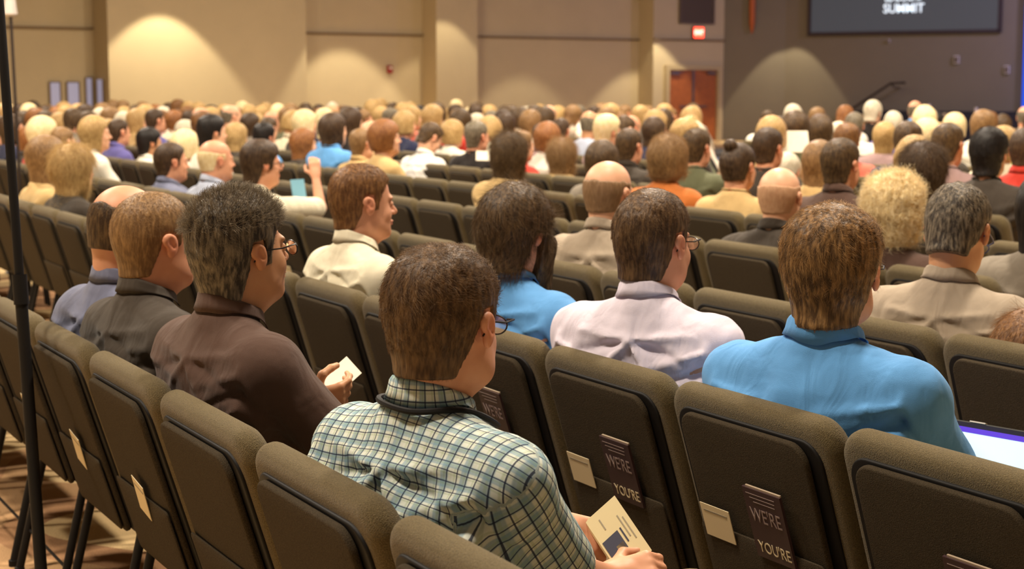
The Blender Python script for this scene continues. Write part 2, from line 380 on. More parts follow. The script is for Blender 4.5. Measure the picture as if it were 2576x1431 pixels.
# ------------------------------------------------------------------ chairs
NA = Vector((.871, .491)); UA = Vector((.491, -.871))            # the way the near block of seats faces; the way its rows run
LEAN = math.radians(17); BZ = .40                                # backrest lean, height of its foot
BY = -.20
def leanM():
    return Matrix.Translation((0, BY, BZ)) @ Matrix.Rotation(LEAN, 4, 'X')
LM = leanM(); BH = (.905 - BZ) / math.cos(LEAN) - .004           # slab height along the lean
def chair_parts():
    P = {}
    m = MB(); m.pad(rrect(-.278, .278, 0.0, BH, .064, .03, 8), .062, .029, y0=0, crown=.004, M=LM); P['backrest'] = m.data('backrest', M_fabric)
    m = MB(); m.pad(rrect(-.243, .243, .0, BH - .040, .054, .02, 7), .02, .004, y0=-.028, M=LM, n=3); P['back_frame'] = m.data('back_frame', M_black)
    m = MB(); m.pad(rrect(-.212, .212, .0, BH - .044, .046, .02, 7), .016, .006, y0=-.047, crown=.003, M=LM, n=4); P['back_panel'] = m.data('back_panel', M_panel)
    m = MB(); m.pad(rrect(-.209, .209, .012, .215, .012, .015, 4), .006, .003, y0=-.0625, crown=.005, M=LM, n=2)
    P['book_pocket'] = m.data('book_pocket', M_panel)
    m = MB()
    MS = Matrix.Translation((0, .025, .425)) @ Matrix.Rotation(math.radians(90 - 3), 4, 'X')
    m.pad(rrect(-.26, .26, -.24, .24, .06, .05, 6), .085, .036, crown=.014, M=MS); P['seat'] = m.data('seat', M_fabric)
    m = MB(); z = .375
    m.tube([(-.235, -.2, z), (-.235, .22, z), (.235, .22, z), (.235, -.2, z)], .011, 8, closed=True)
    for s in (-1, 1): m.tube([(s * .235, -.2, z), (s * .24, -.205, .45), (s * .24, -.27, .66)], .012, 8)
    P['seat_frame'] = m.data('seat_frame', M_black)
    for s, nm in ((-1, 'l'), (1, 'r')):
        m = MB(); m.tube([(s * .24, -.215, .47), (s * .243, -.225, .38), (s * .25, -.315, .012)], .0125, 10); P['rear' + nm] = m.data('leg', M_black)
        m = MB(); m.tube([(s * .235, .2, .38), (s * .245, .235, .012)], .0125, 10); P['front' + nm] = m.data('leg', M_black)
    m = MB(); zz = .14
    m.tube([(-.245, -.28, zz), (.245, -.28, zz)], .005, 6); m.tube([(-.242, .225, zz), (.242, .225, zz)], .005, 6)
    P['book_rack'] = m.data('book_rack', M_black)
    m = MB()
    for s in (-1, 1):
        for y, zt in ((-.315, 0), (.235, 0)): m.lathe([(0, 0), (.016, 0), (.016, .02), (.0, .022)], 10, (s * (.25 if y < 0 else .245), y, 0))
    P['feet'] = m.data('feet', M_black)
    return P
CP = chair_parts()
CH_ORDER = [('seat', 'seat'), ('backrest', 'backrest'), ('back_frame', 'back_frame'), ('back_panel', 'back_panel'), ('book_pocket', 'book_pocket'),
            ('seat_frame', 'seat_frame'), ('leg', 'rearl'), ('leg', 'rearr'), ('leg', 'frontl'), ('leg', 'frontr'), ('book_rack', 'book_rack'), ('feet', 'feet')]
# a joined version for the far rows
def joined_chair():
    m = MB(); mats = [M_fabric, M_black, M_panel]
    for nm, key in CH_ORDER:
        if key in ('book_rack', 'feet', 'book_pocket'): continue
        me = CP[key]; mi = mats.index(me.materials[0]) if me.materials[0] in mats else 0
        m.add([tuple(v.co) for v in me.vertices], [tuple(p.vertices) for p in me.polygons], mi)
    return m.data('banquet_chair', mats)
ME_FAR = joined_chair()
def chair_full(P, yaw):
    r = empty('banquet_chair', (P.x, P.y, 0), yaw)
    for nm, key in CH_ORDER: link(nm, CP[key], r)
    return r
def chair_far(P, yaw):
    r = link('banquet_chair', ME_FAR); r.location = (P.x, P.y, 0); r.rotation_euler = (0, 0, yaw); return r

# seats: near block A in straight rows; block B further right behind an aisle, turned to the screen
RAILC = .336                                                     # rail line lies this far behind the chair origin
YAW_A = -math.atan2(NA.x, NA.y)
SEAMS = {0: (-2.21, .59), 1: (-2.34, .57), 2: (-3.128, .57), 3: (-5.62, .57), 4: (-6.68, .57)}
seats = []                                                       # dict(row, block, P, yaw, t)
def seat_A(k, t):
    c = 1.04 + 1.035 * k + RAILC
    return NA * c + UA * t
for k in range(0, 31):
    s0, sp = SEAMS.get(k, (-6.68 - 1.5 * (k - 4) * .57, .57))
    for j in range(-6, 60):
        t = s0 - sp * (j + .5); P = seat_A(k, t)
        if P.y < 1.6 or P.y > 28: continue
        px = CX + FPX * P.x / P.y
        if px < -260 * (4 / P.y) - 40 or px > 2576 + 260 * (4 / P.y) + 60: continue
        if P.y > 9.0 and P.x / P.y > .125: continue               # the aisle and block B
        if k >= 5 and P.y > 28 - max(0, (px - 1100)) * .004: continue
        seats.append(dict(row=k, block='A', P=P, yaw=YAW_A, t=t, j=j))
TB = math.radians(69); UB = Vector((math.sin(TB), -math.cos(TB))); NB = Vector((math.cos(TB), math.sin(TB)))
YAW_B = -math.atan2(NB.x, NB.y)
B0 = Vector((2.42, 10.83)); cb = B0.dot(NB); tb0 = B0.dot(UB)
for k in range(0, 10):
    for j in range(-4, 14):
        P = NB * (cb + RAILC + .98 * k) + UB * (tb0 - .62 + .57 * (j + .5))
        px = CX + FPX * P.x / P.y
        if P.x / P.y < .155 or px > 2640: continue
        seats.append(dict(row=k, block='B', P=P, yaw=YAW_B, t=j, j=j))

# ------------------------------------------------------------------ smooth solids: fields on a grid, turned into one closed surface
f32 = np.float32
class Grid:
    def __init__(s, lo, hi, h):
        s.lo = np.array(lo, f32); s.h = f32(h); s.n = (np.ceil((np.array(hi) - lo) / h).astype(int) + 1)
        s.F = np.full(tuple(s.n), 1.0, f32)
        s.ax = [s.lo[i] + s.h * np.arange(s.n[i], dtype=f32) for i in range(3)]
    def sl(s, lo, hi):
        a = np.clip(np.floor((np.array(lo) - s.lo) / s.h).astype(int), 0, s.n); b = np.clip(np.ceil((np.array(hi) - s.lo) / s.h).astype(int) + 1, 0, s.n)
        return tuple(slice(a[i], b[i]) for i in range(3))
    def pts(s, S): return np.meshgrid(s.ax[0][S[0]], s.ax[1][S[1]], s.ax[2][S[2]], indexing='ij', sparse=False)
    def put(s, fn, lo, hi, k=.02, op='u', pad=None):
        pad = (k + .03) if pad is None else pad
        S = s.sl(np.array(lo) - pad, np.array(hi) + pad)
        A = s.F[S]
        if A.size == 0: return
        X, Y, Z = s.pts(S); D = fn(X, Y, Z).astype(f32)
        if op == 'u': s.F[S] = smin(A, D, k)
        elif op == 's': s.F[S] = -smin(-A, D, k)
        elif op == 'i': s.F[S] = -smin(-A, -D, k)
        elif op == '+': s.F[S] = A + D
def smin(a, b, k):
    if k <= 0: return np.minimum(a, b)
    h = np.maximum(k - np.abs(a - b), 0) / k
    return np.minimum(a, b) - h * h * k * .25
def e_ell(c, r):
    def fn(X, Y, Z):
        x = (X - c[0]) / r[0]; y = (Y - c[1]) / r[1]; z = (Z - c[2]) / r[2]
        k0 = np.sqrt(x * x + y * y + z * z) + 1e-6
        k1 = np.sqrt((x / r[0]) ** 2 + (y / r[1]) ** 2 + (z / r[2]) ** 2) + 1e-6
        return k0 * (k0 - 1) / k1
    return fn
def e_cap(a, b, ra, rb):
    a = np.array(a, f32); b = np.array(b, f32); d = b - a; L = float(d @ d) + 1e-9
    def fn(X, Y, Z):
        px, py, pz = X - a[0], Y - a[1], Z - a[2]
        t = np.clip((px * d[0] + py * d[1] + pz * d[2]) / L, 0, 1)
        return np.sqrt((px - d[0] * t) ** 2 + (py - d[1] * t) ** 2 + (pz - d[2] * t) ** 2) - (ra + (rb - ra) * t)
    return fn
class Shape:
    """a list of solids in one frame; M maps the shape's own frame to the grid's"""
    def __init__(s, M=None): s.it = []; s.M = M
    def ell(s, c, r, k=.02, op='u'): s.it.append((e_ell(c, r), np.array(c) - r, np.array(c) + r, k, op)); return s
    def cap(s, a, b, ra, rb=None, k=.02, op='u'):
        rb = ra if rb is None else rb; m = max(ra, rb)
        s.it.append((e_cap(a, b, ra, rb), np.minimum(a, b) - m, np.maximum(a, b) + m, k, op)); return s
    def mir(s, meth, *a, **kw):
        for sg in (1, -1):
            b = []
            for v in a:
                if isinstance(v, (tuple, list)) and len(v) == 3 and not (meth == 'ell' and v is a[1]): b.append((v[0] * sg, v[1], v[2]))
                else: b.append(v)
            getattr(s, meth)(*b, **kw)
        return s
    def fn(s, f, lo, hi, k=.02, op='u'): s.it.append((f, np.array(lo), np.array(hi), k, op)); return s
    def into(s, G, M=None):
        M = M if M is not None else s.M
        for (f, lo, hi, k, op) in s.it:
            if M is None: G.put(f, lo, hi, k, op); continue
            R = np.array(M)[:3, :3]; T = np.array(M)[:3, 3]; Ri = np.linalg.inv(R)
            cs = np.array([[(lo, hi)[(i >> q) & 1][q] for q in range(3)] for i in range(8)]) @ R.T + T
            def g(X, Y, Z, f=f):
                x = X - T[0]; y = Y - T[1]; z = Z - T[2]
                return f(Ri[0, 0] * x + Ri[0, 1] * y + Ri[0, 2] * z, Ri[1, 0] * x + Ri[1, 1] * y + Ri[1, 2] * z, Ri[2, 0] * x + Ri[2, 1] * y + Ri[2, 2] * z)
            G.put(g, cs.min(0), cs.max(0), k, op)
def nets(G, level=0.0):
    """surface nets: quads around the zero set of the field"""
    F = G.F - f32(level)
    for ax in range(3):
        for e in (0, -1):
            ix = [slice(None)] * 3; ix[ax] = e; F[tuple(ix)] = np.maximum(F[tuple(ix)], 1e-3)
    s = F < 0; nx, ny, nz = F.shape
    cnt = np.zeros((nx - 1, ny - 1, nz - 1), np.int8); acc = np.zeros((3, nx - 1, ny - 1, nz - 1), f32)
    for ax in range(3):
        o = [i for i in range(3) if i != ax]
        a = [slice(None)] * 3; b = [slice(None)] * 3; a[ax] = slice(0, -1); b[ax] = slice(1, None)
        A = F[tuple(a)]; B = F[tuple(b)]; cr = s[tuple(a)] != s[tuple(b)]
        with np.errstate(divide='ignore', invalid='ignore'): t = np.where(cr, A / (A - B), 0).astype(f32)
        for i in (0, 1):
            for j in (0, 1):
                q = [slice(None)] * 3; q[o[0]] = slice(i, cr.shape[o[0]] - 1 + i); q[o[1]] = slice(j, cr.shape[o[1]] - 1 + j)
                c = cr[tuple(q)]; cnt += c
                acc[ax] += t[tuple(q)]; acc[o[0]] += c * f32(i); acc[o[1]] += c * f32(j)
    m = cnt > 0; idx = np.full(cnt.shape, -1, np.int32); idx[m] = np.arange(m.sum())
    I = np.argwhere(m).astype(f32); c = cnt[m].astype(f32)
    V = np.stack([I[:, k] + acc[k][m] / c for k in range(3)], 1) * G.h + G.lo
    Q = []
    for ax in range(3):
        o = [(ax + 1) % 3, (ax + 2) % 3]
        a = [slice(1, -1)] * 3; b = [slice(1, -1)] * 3; a[ax] = slice(0, -1); b[ax] = slice(1, None)
        sa = s[tuple(a)]; sb = s[tuple(b)]
        for flip in (0, 1):
            e = np.argwhere((sa & ~sb) if not flip else (~sa & sb))
            if len(e) == 0: continue
            base = e.copy(); base[:, o[0]] += 1; base[:, o[1]] += 1
            def gi(d0, d1):
                p = base.copy(); p[:, o[0]] -= d0; p[:, o[1]] -= d1; return idx[p[:, 0], p[:, 1], p[:, 2]]
            q = np.stack([gi(1, 1), gi(0, 1), gi(0, 0), gi(1, 0)], 1)
            Q.append(q[:, ::-1] if flip else q)
    Q = np.concatenate(Q) if Q else np.zeros((0, 4), np.int32)
    return V, Q
def joinm(parts):
    V = []; F = []; b = 0
    for v, q in parts: V.append(v); F.append(q + b); b += len(v)
    return np.concatenate(V), np.concatenate(F)
def wob(seed, scale, n=5, an=(1, 1, 1)):
    rs = np.random.RandomState(seed); K = rs.randn(n, 3) * scale * np.array(an); ph = rs.rand(n) * 6.28
    def fn(X, Y, Z):
        r = 0
        for k, p in zip(K, ph): r = r + np.sin(X * f32(k[0]) + Y * f32(k[1]) + Z * f32(k[2]) + f32(p))
        return r / n
    return fn

# ------------------------------------------------------------------ heads, in the head's own frame: origin between the ears, +y forward
def head_base(w=1.0, jowl=0.0):
    s = Shape()
    s.ell((0, -.014, .036), (.0765 * w, .0985, .084), 0)
    s.ell((0, -.045, .0), (.062 * w, .062, .07), .03)
    s.ell((0, .028, -.035), (.064 * w, .062, .08), .03)
    s.ell((0, .036, -.082), (.052 * w + jowl * .01, .05, .034), .025)
    s.mir('ell', (.036 * w, .022, -.066), (.024 + jowl * .008, .04, .035), k=.02)
    s.ell((0, .076, -.102), (.019, .017, .016), .02)
    s.mir('ell', (.034, .062, -.036), (.024, .02, .024), k=.018)
    return s
def head_face(w=1.0):
    s = Shape()
    s.ell((0, .083, .016), (.046, .012, .010), .014)
    s.mir('ell', (.031, .095, -.002), (.016, .013, .0125), k=.010, op='s')
    s.cap((0, .084, .004), (0, .106, -.030), .0075, .0115, .010)
    s.mir('ell', (.011, .096, -.034), (.008, .009, .007), k=.006)
    s.ell((0, .092, -.061), (.024, .008, .0045), .004)
    s.ell((0, .090, -.0705), (.021, .009, .0055), .004)
    s.ell((0, .104, -.0655), (.02, .006, .0015), .003, op='s')
    s.mir('ell', (.031, .0805, -.003), (.0125, .0125, .0115), k=.003)
    for sg in (1, -1):
        x = sg * .078 * w
        s.ell((x + sg * .004, -.012, .008), (.0085, .0185, .018), .004)
        s.ell((x + sg * .003, -.006, -.016), (.0075, .0125, .020), .006)
        s.ell((x - sg * .001, .002, -.004), (.010, .012, .024), .006)
        s.ell((x + sg * .0125, -.009, .004), (.0055, .0095, .0125), .004, op='s')
        s.ell((x + sg * .012, -.001, -.007), (.006, .005, .006), .003, op='s')
    return s
def interp(x, xs, ys): return np.interp(x, xs, ys).astype(f32)
# hair: a shell of thickness t over the head, cut by a hairline
STY = {
 'short': dict(t=(.012, .006), zy=[(-.2, -.090), (-.05, -.084), (-.028, -.03), (-.022, .028), (.012, .03), (.014, -.022), (.030, -.018), (.034, .02), (.05, .05), (.075, .075), (.085, .2)]),
 'buzz': dict(t=(.0055, .004), zy=[(-.2, -.092), (-.05, -.082), (-.03, -.02), (-.022, .022), (.012, .024), (.014, -.012), (.028, -.01), (.034, .03), (.05, .065), (.06, .075), (.066, .2)]),
 'brush': dict(t=(.020, .009), zy=[(-.2, -.104), (-.05, -.095), (-.028, -.03), (-.022, .028), (.012, .03), (.014, -.03), (.030, -.026), (.034, .01), (.048, .04), (.08, .06), (.094, .2)]),
 'full': dict(t=(.022, .014), zy=[(-.2, -.112), (-.05, -.104), (-.03, -.06), (-.02, -.004), (.012, .0), (.014, -.03), (.034, -.03), (.036, .01), (.055, .045), (.085, .06), (.1, .2)]),
 'fringe': dict(t=(.0032, .0036), zy=[(-.2, -.07), (-.045, -.062), (-.03, -.02), (-.022, .022), (.012, .024), (.014, -.004), (.026, -.002), (.034, .03), (.04, .2)], top=.048),
 'crown': dict(t=(.016, .018), zy=[(-.2, -.118), (-.05, -.108), (-.03, -.05), (-.02, .0), (.012, .0), (.014, -.05), (.036, -.05), (.038, .01), (.055, .04), (.09, .05), (.1, .2)]),
 'long': dict(t=(.020, .020), zy=[(-.2, -.2), (.012, -.2), (.03, -.12), (.04, -.02), (.055, .04), (.085, .055), (.1, .2)], sheet=(.078, .055, -.30)),
 'bob': dict(t=(.028, .030), zy=[(-.2, -.092), (-.02, -.092), (.03, -.08), (.045, -.02), (.06, .035), (.09, .05), (.105, .2)], sheet=(.083, .06, -.06)),
 'bun': dict(t=(.009, .009), zy=[(-.2, -.07), (-.04, -.066), (-.025, -.02), (-.02, .028), (.012, .03), (.02, .0), (.034, .0), (.05, .045), (.08, .07), (.09, .2)], bun=True),
 'curly': dict(t=(.034, .030), zy=[(-.2, -.13), (-.02, -.13), (.03, -.09), (.045, -.01), (.06, .03), (.09, .05), (.12, .2)], sheet=(.080, .065, -.08), curl=True),
 'white': dict(t=(.014, .014), zy=[(-.2, -.095), (-.05, -.088), (-.028, -.03), (-.022, .02), (.012, .022), (.014, -.02), (.030, -.016), (.034, .02), (.05, .05), (.07, .07), (.08, .2)]),
}
def hair_geo(sty, h, M, seed=0, w=1.0, jowl=0):
    S = STY[sty]; tt, ts = S['t']; sh = S.get('sheet')
    zlo = min(-.16, sh[2] - .06) if sh else -.16
    G = Grid((-.15, -.21, zlo), (.15, .14, .20), h)
    head_base(w, jowl).into(G)
    if not sh:
        q = Shape(); q.cap((0, -.036, -.045), (0, -.052, -.14), .054, .056, .03); q.into(G)
    X, Y, Z = G.pts((slice(None),) * 3)
    nz = wob(seed + 5, 60 if not S.get('curl') else 150, 9, (1, 1, .5)); nz2 = wob(seed + 9, 210, 8, (1, 1, .35))
    t = ts + (tt - ts) * np.clip((Z - .03) / .07, 0, 1)
    amp = (.004 if tt < .03 else .006) if not S.get('curl') else .020
    if tt < .006: amp = .0005
    G.F = G.F - t - amp * nz(X, Y, Z) - amp * .45 * nz2(X, Y, Z)
    if sh:
        q = Shape(); ww, dd, zb = sh
        for k in range(6):
            u = k / 5.; z = .0 + (zb - .0) * u
            q.ell((0, -.048 - .012 * u, z), (ww * (1 - .12 * u), dd * (1 - .2 * u), .07), .03)
        q.into(G); n3 = wob(seed + 3, 130, 8, (1.4, 1, .12)); 
        m = np.clip((.03 - Z) / .05, 0, 1)
        G.F = G.F - m * (.004 if not S.get('curl') else .012) * (n3(X, Y, Z) if not S.get('curl') else nz(X, Y, Z))
    if S.get('bun'):
        q = Shape(); q.ell((0, -.085, .115), (.036, .034, .034), .008); q.into(G); q = Shape(); q.ell((0, -.07, .09), (.027, .022, .022), .01); q.into(G)
    zy = S['zy']; zm = interp(Y.ravel(), [a for a, b in zy], [b for a, b in zy]).reshape(Y.shape)
    reg = zm - Z
    if 'rec' in S: pass
    G.F = -smin(-G.F, -reg * .7, .006)
    if 'top' in S:
        topz = S['top'] + np.clip(-Y - .05, 0, .1) * .15 + .012 * nz(X, Y, Z)
        G.F = -smin(-G.F, -(Z - topz) * .7, .004)
    V, Q = nets(G)
    V = V @ np.array(M)[:3, :3].T + np.array(M)[:3, 3]
    return V.astype(f32), Q

# ------------------------------------------------------------------ hands: palm, four unequal bent fingers and a thumb
def hand_shape(A, fdir, pdir, curl=.9, side=1, spread=.06, s=1.0):
    """A wrist, fdir towards the fingers, pdir the way the palm faces"""
    A = np.array(A, float); f = np.array(fdir, float); f /= np.linalg.norm(f); p = np.array(pdir, float); p -= f * (p @ f); p /= np.linalg.norm(p)
    x = np.cross(f, p) * side                                      # towards the thumb side
    S = Shape()
    for q in (-.026, -.009, .009, .025):
        S.cap(A + f * .012 * s + x * q * .75 * s, A + f * .078 * s + x * q * s, .0135 * s, .0115 * s, .012)
    for i, (q, L, r) in enumerate(((.028, .070, .0088), (.0095, .079, .0092), (-.0095, .073, .0088), (-.027, .057, .0078))):
        b = A + f * .082 * s + x * q * s; ang = .15 + .05 * i; d = f + x * (q * spread * 12)
        for sg_, (l, r0, r1) in enumerate(((.45, r, r * .95), (.32, r * .95, r * .88), (.25, r * .88, r * .75))):
            ang += curl * (.55 if sg_ == 0 else .75) * (1 + .08 * i)
            dd = d * math.cos(ang) + p * math.sin(ang); dd /= np.linalg.norm(dd); e = b + dd * L * l * s
            S.cap(b, e, r0 * s, r1 * s, .004 if sg_ else .008); b = e
    b = A + f * .02 * s + x * .022 * s + p * .006 * s; d = f * .55 + x * .75 + p * .35; d /= np.linalg.norm(d)
    e = b + d * .045 * s; S.cap(b, e, .0145 * s, .0105 * s, .012)
    d2 = f * .85 + x * .15 + p * .45; d2 /= np.linalg.norm(d2); e2 = e + d2 * .032 * s; S.cap(e, e2, .0105 * s, .0095 * s, .005)
    d3 = f * .8 + p * .45 - x * .1; d3 /= np.linalg.norm(d3); S.cap(e2, e2 + d3 * .022 * s, .0095 * s, .0078 * s, .004)
    return S

# ------------------------------------------------------------------ seated figure, own frame: origin on the floor under the hips' seat place, +y forward
def skeleton(top=1.29, sw=.175, g=1.0, fwd=0.0, drop=0.0, hyaw=0, hpitch=0, hroll=0, arms=None, hx=0.0):
    K = dict(top=top, sw=sw, g=g, fwd=fwd)
    zs = top - .368 + drop; K['zs'] = zs
    K['ys'] = -.185 + fwd
    K['hip'] = (0, -.07, .57)
    K['neck'] = np.array((hx * .4, K['ys'] - .008 + fwd * .1, zs + .094))
    hz = top - .1255
    K['head'] = np.array((hx, K['ys'] + .045 + fwd * .35, hz))
    K['M'] = (Matrix.Translation(Vector(K['head'])) @ Matrix.Rotation(hyaw, 4, 'Z') @ Matrix.Rotation(hroll, 4, 'Y') @ Matrix.Rotation(hpitch, 4, 'X') @ Matrix.Scale(1.055, 4))
    K['arms'] = {}
    for sd, nm in ((1, 'R'), (-1, 'L')):
        sh = np.array((sd * sw, K['ys'] + .0, zs)); a = (arms or {}).get(nm)
        if a is None: el = np.array((sd * (sw + .055), K['ys'] + .14, zs - .235)); wr = np.array((sd * .11, .17 + fwd * .2, .665))
        else: el = np.array(a[0], float); wr = np.array(a[1], float)
        K['arms'][nm] = (sh, el, wr)
    return K
def torso(K, inf=0.0, coat=0.0):
    s = Shape(); g = K['g']; zs = K['zs']; ys = K['ys']; i = inf
    s.ell((0, -.075, .575), (.172 * g ** .5 + i, .125 * g ** .5 + i, .11 + i), 0)
    zm = (.6 + zs) / 2
    s.ell((0, -.085 + (ys + .085) * .3 + .01 * g, .70), (.150 * g + i, .118 * g + i, .15), .08)
    s.ell((0, (ys - .07) / 2, zm + .03), (.148 * g ** .8 + i, .108 * g ** .8 + i, .17), .08)
    s.ell((0, ys + .012, zs - .075), (.165 * g ** .6 + i, .105 * g ** .6 + i, .14), .08)
    sw = K['sw']
    s.cap((-sw + .035, ys, zs - .005), (sw - .035, ys, zs - .005), .062 + i, .062 + i, .05)
    s.mir('ell', (sw - .055, ys - .03, zs - .07), (.08 + i * .5, .062 + i * .5, .09), k=.05)   # shoulder blades
    n = K['neck']
    for sd in (1, -1):
        s.cap((sd * (sw - .05), ys - .006, zs + .008), (n[0] + sd * .034, n[1] - .002, n[2] - .020), .046 + i, .038 + i * .6, .05)
    s.cap((0, ys - .018, zs - .01), (n[0], n[1], n[2] - .03), .075 + i, .056 + i * .6, .05)
    return s
def arm_pts(K, nm): return K['arms'][nm]
def skin_mesh(K, h=.004, w=1.0, jowl=0, neckr=.057, fine=True, hands=None, face=True, hh=.0032):
    parts = []
    # trunk, arms and legs
    G = Grid((-.42, -.42, .04), (.42, .62, K['neck'][2] + .03), .018 if fine > 1 else .022)
    torso(K, -.012).into(G)
    s = Shape()
    for nm in 'RL':
        sh, el, wr = arm_pts(K, nm)
        s.ell(tuple(sh), (.05, .05, .05), .03); s.cap(sh, el, .043, .035, .03); s.cap(el, wr + (el - wr) * .1, .036, .024, .02)
    for sd in (1, -1):
        s.cap((sd * .095, -.05, .555), (sd * .12, .40, .53), .078, .056, .05); s.cap((sd * .12, .40, .53), (sd * .125, .43, .10), .052, .036, .03)
        s.cap((sd * .125, .42, .07), (sd * .14, .55, .055), .03, .026, .03)
    s.into(G); parts.append(nets(G))
    # head and neck
    n = K['neck']; hd = K['head']; lo = np.minimum(hd - .17, n - .13); hi = np.maximum(hd + (.17, .17, .135), n + .1)
    lo[2] = n[2] - .075; G = Grid(lo, hi, h)
    M = K['M']; head_base(w, jowl).into(G, M)
    if face: head_face(w).into(G, M)
    sk = np.array(M @ Vector((0, -.035, -.05))); s = Shape()
    s.cap(n - (0, -.004, .03), sk, neckr, neckr, .03); s.ell(tuple(n - (0, 0, .06)), (.066, .058, .04), .02)
    th = np.array(M @ Vector((0, .035, -.095))); s.cap(n + (0, .03, -.02), th, .04, .035, .03)
    s.into(G); hv, hq = nets(G); parts.append((hv, hq))
    for nm in 'RL':
        sh, el, wr = arm_pts(K, nm); hp = (hands or {}).get(nm)
        d = wr - el; d /= np.linalg.norm(d)
        if hp is None:
            fd = d + np.array((-.25 if nm == 'R' else .25, .1, -.1)); pd = np.array((0, .15, -1.0)); cu = .75
        else: fd, pd, cu = hp
        side = 1 if nm == 'R' else -1
        S = hand_shape(wr, fd, pd, cu, side * 1)
        S.cap(el, wr, .036, .0235, .015); S.cap(wr, wr + np.array(fd) / np.linalg.norm(fd) * .03, .0235, .021, .015)
        lo = np.minimum(el, wr) - .15; hi = np.maximum(el, wr) + .15
        lo = np.maximum(lo, np.minimum(el, wr - .14) - .05); 
        G = Grid(np.minimum(np.minimum(el - .045, wr - .03), wr + np.array(fd) / np.linalg.norm(fd) * .19 - .12), np.maximum(np.maximum(el + .045, wr + .03), wr + np.array(fd) / np.linalg.norm(fd) * .19 + .12), hh if (fine > 1 and hp is not None) else {2: .0046, 1: .0075, 0: .009}[fine])
        S.into(G); parts.append(nets(G))
    V, Q = joinm(parts); a = len(parts[0][0])
    tint = np.ones((len(V), 4), f32)
    Mi = np.linalg.inv(np.array(M)); P = V[a:a + len(hv)] @ Mi[:3, :3].T.astype(f32) + Mi[:3, 3].astype(f32)
    T = tint[a:a + len(hv)]
    def blob(c, r): return np.clip(1.3 - np.sqrt((((P - c) / r) ** 2).sum(1)), 0, 1)[:, None]
    for sg in (1, -1):
        T[:, :3] *= 1 - blob((sg * .083 * w, -.008, -.004), (.016, .026, .036)) * np.array((0, .22, .26))
        T[:, :3] = T[:, :3] + (np.array((1.25, 1.45, 1.7)) - T[:, :3]) * (blob((sg * .031, .093, -.003), (.009, .012, .0055)) > .3)
        T[:, :3] *= 1 - .92 * (blob((sg * .031, .096, -.003), (.005, .02, .005)) > .3)
        T[:, :3] *= 1 - .55 * np.clip(blob((sg * .032, .094, .0165), (.019, .012, .0042)) * 3, 0, 1)
    T[:, :3] *= 1 - np.clip(blob((0, .095, -.066), (.023, .02, .009)) * 2, 0, 1) * np.array((.12, .42, .38))
    T[:, :3] *= 1 - blob((0, .105, -.03), (.018, .02, .018)) * np.array((0, .12, .14))
    return V, Q, tint
def seg_uv(V, A, B, off=0.0):
    d = B - A; L = np.linalg.norm(d); d = d / L
    ref = np.array((0, 1.0, 0)) if abs(d[1]) < .8 else np.array((1.0, 0, 0))
    a = np.cross(d, ref); a /= np.linalg.norm(a); b = np.cross(d, a)
    p = V - A; v = p @ d; x = p @ a; y = p @ b; ang = np.arctan2(y, x)
    return v, ang, np.sqrt(x * x + y * y), L
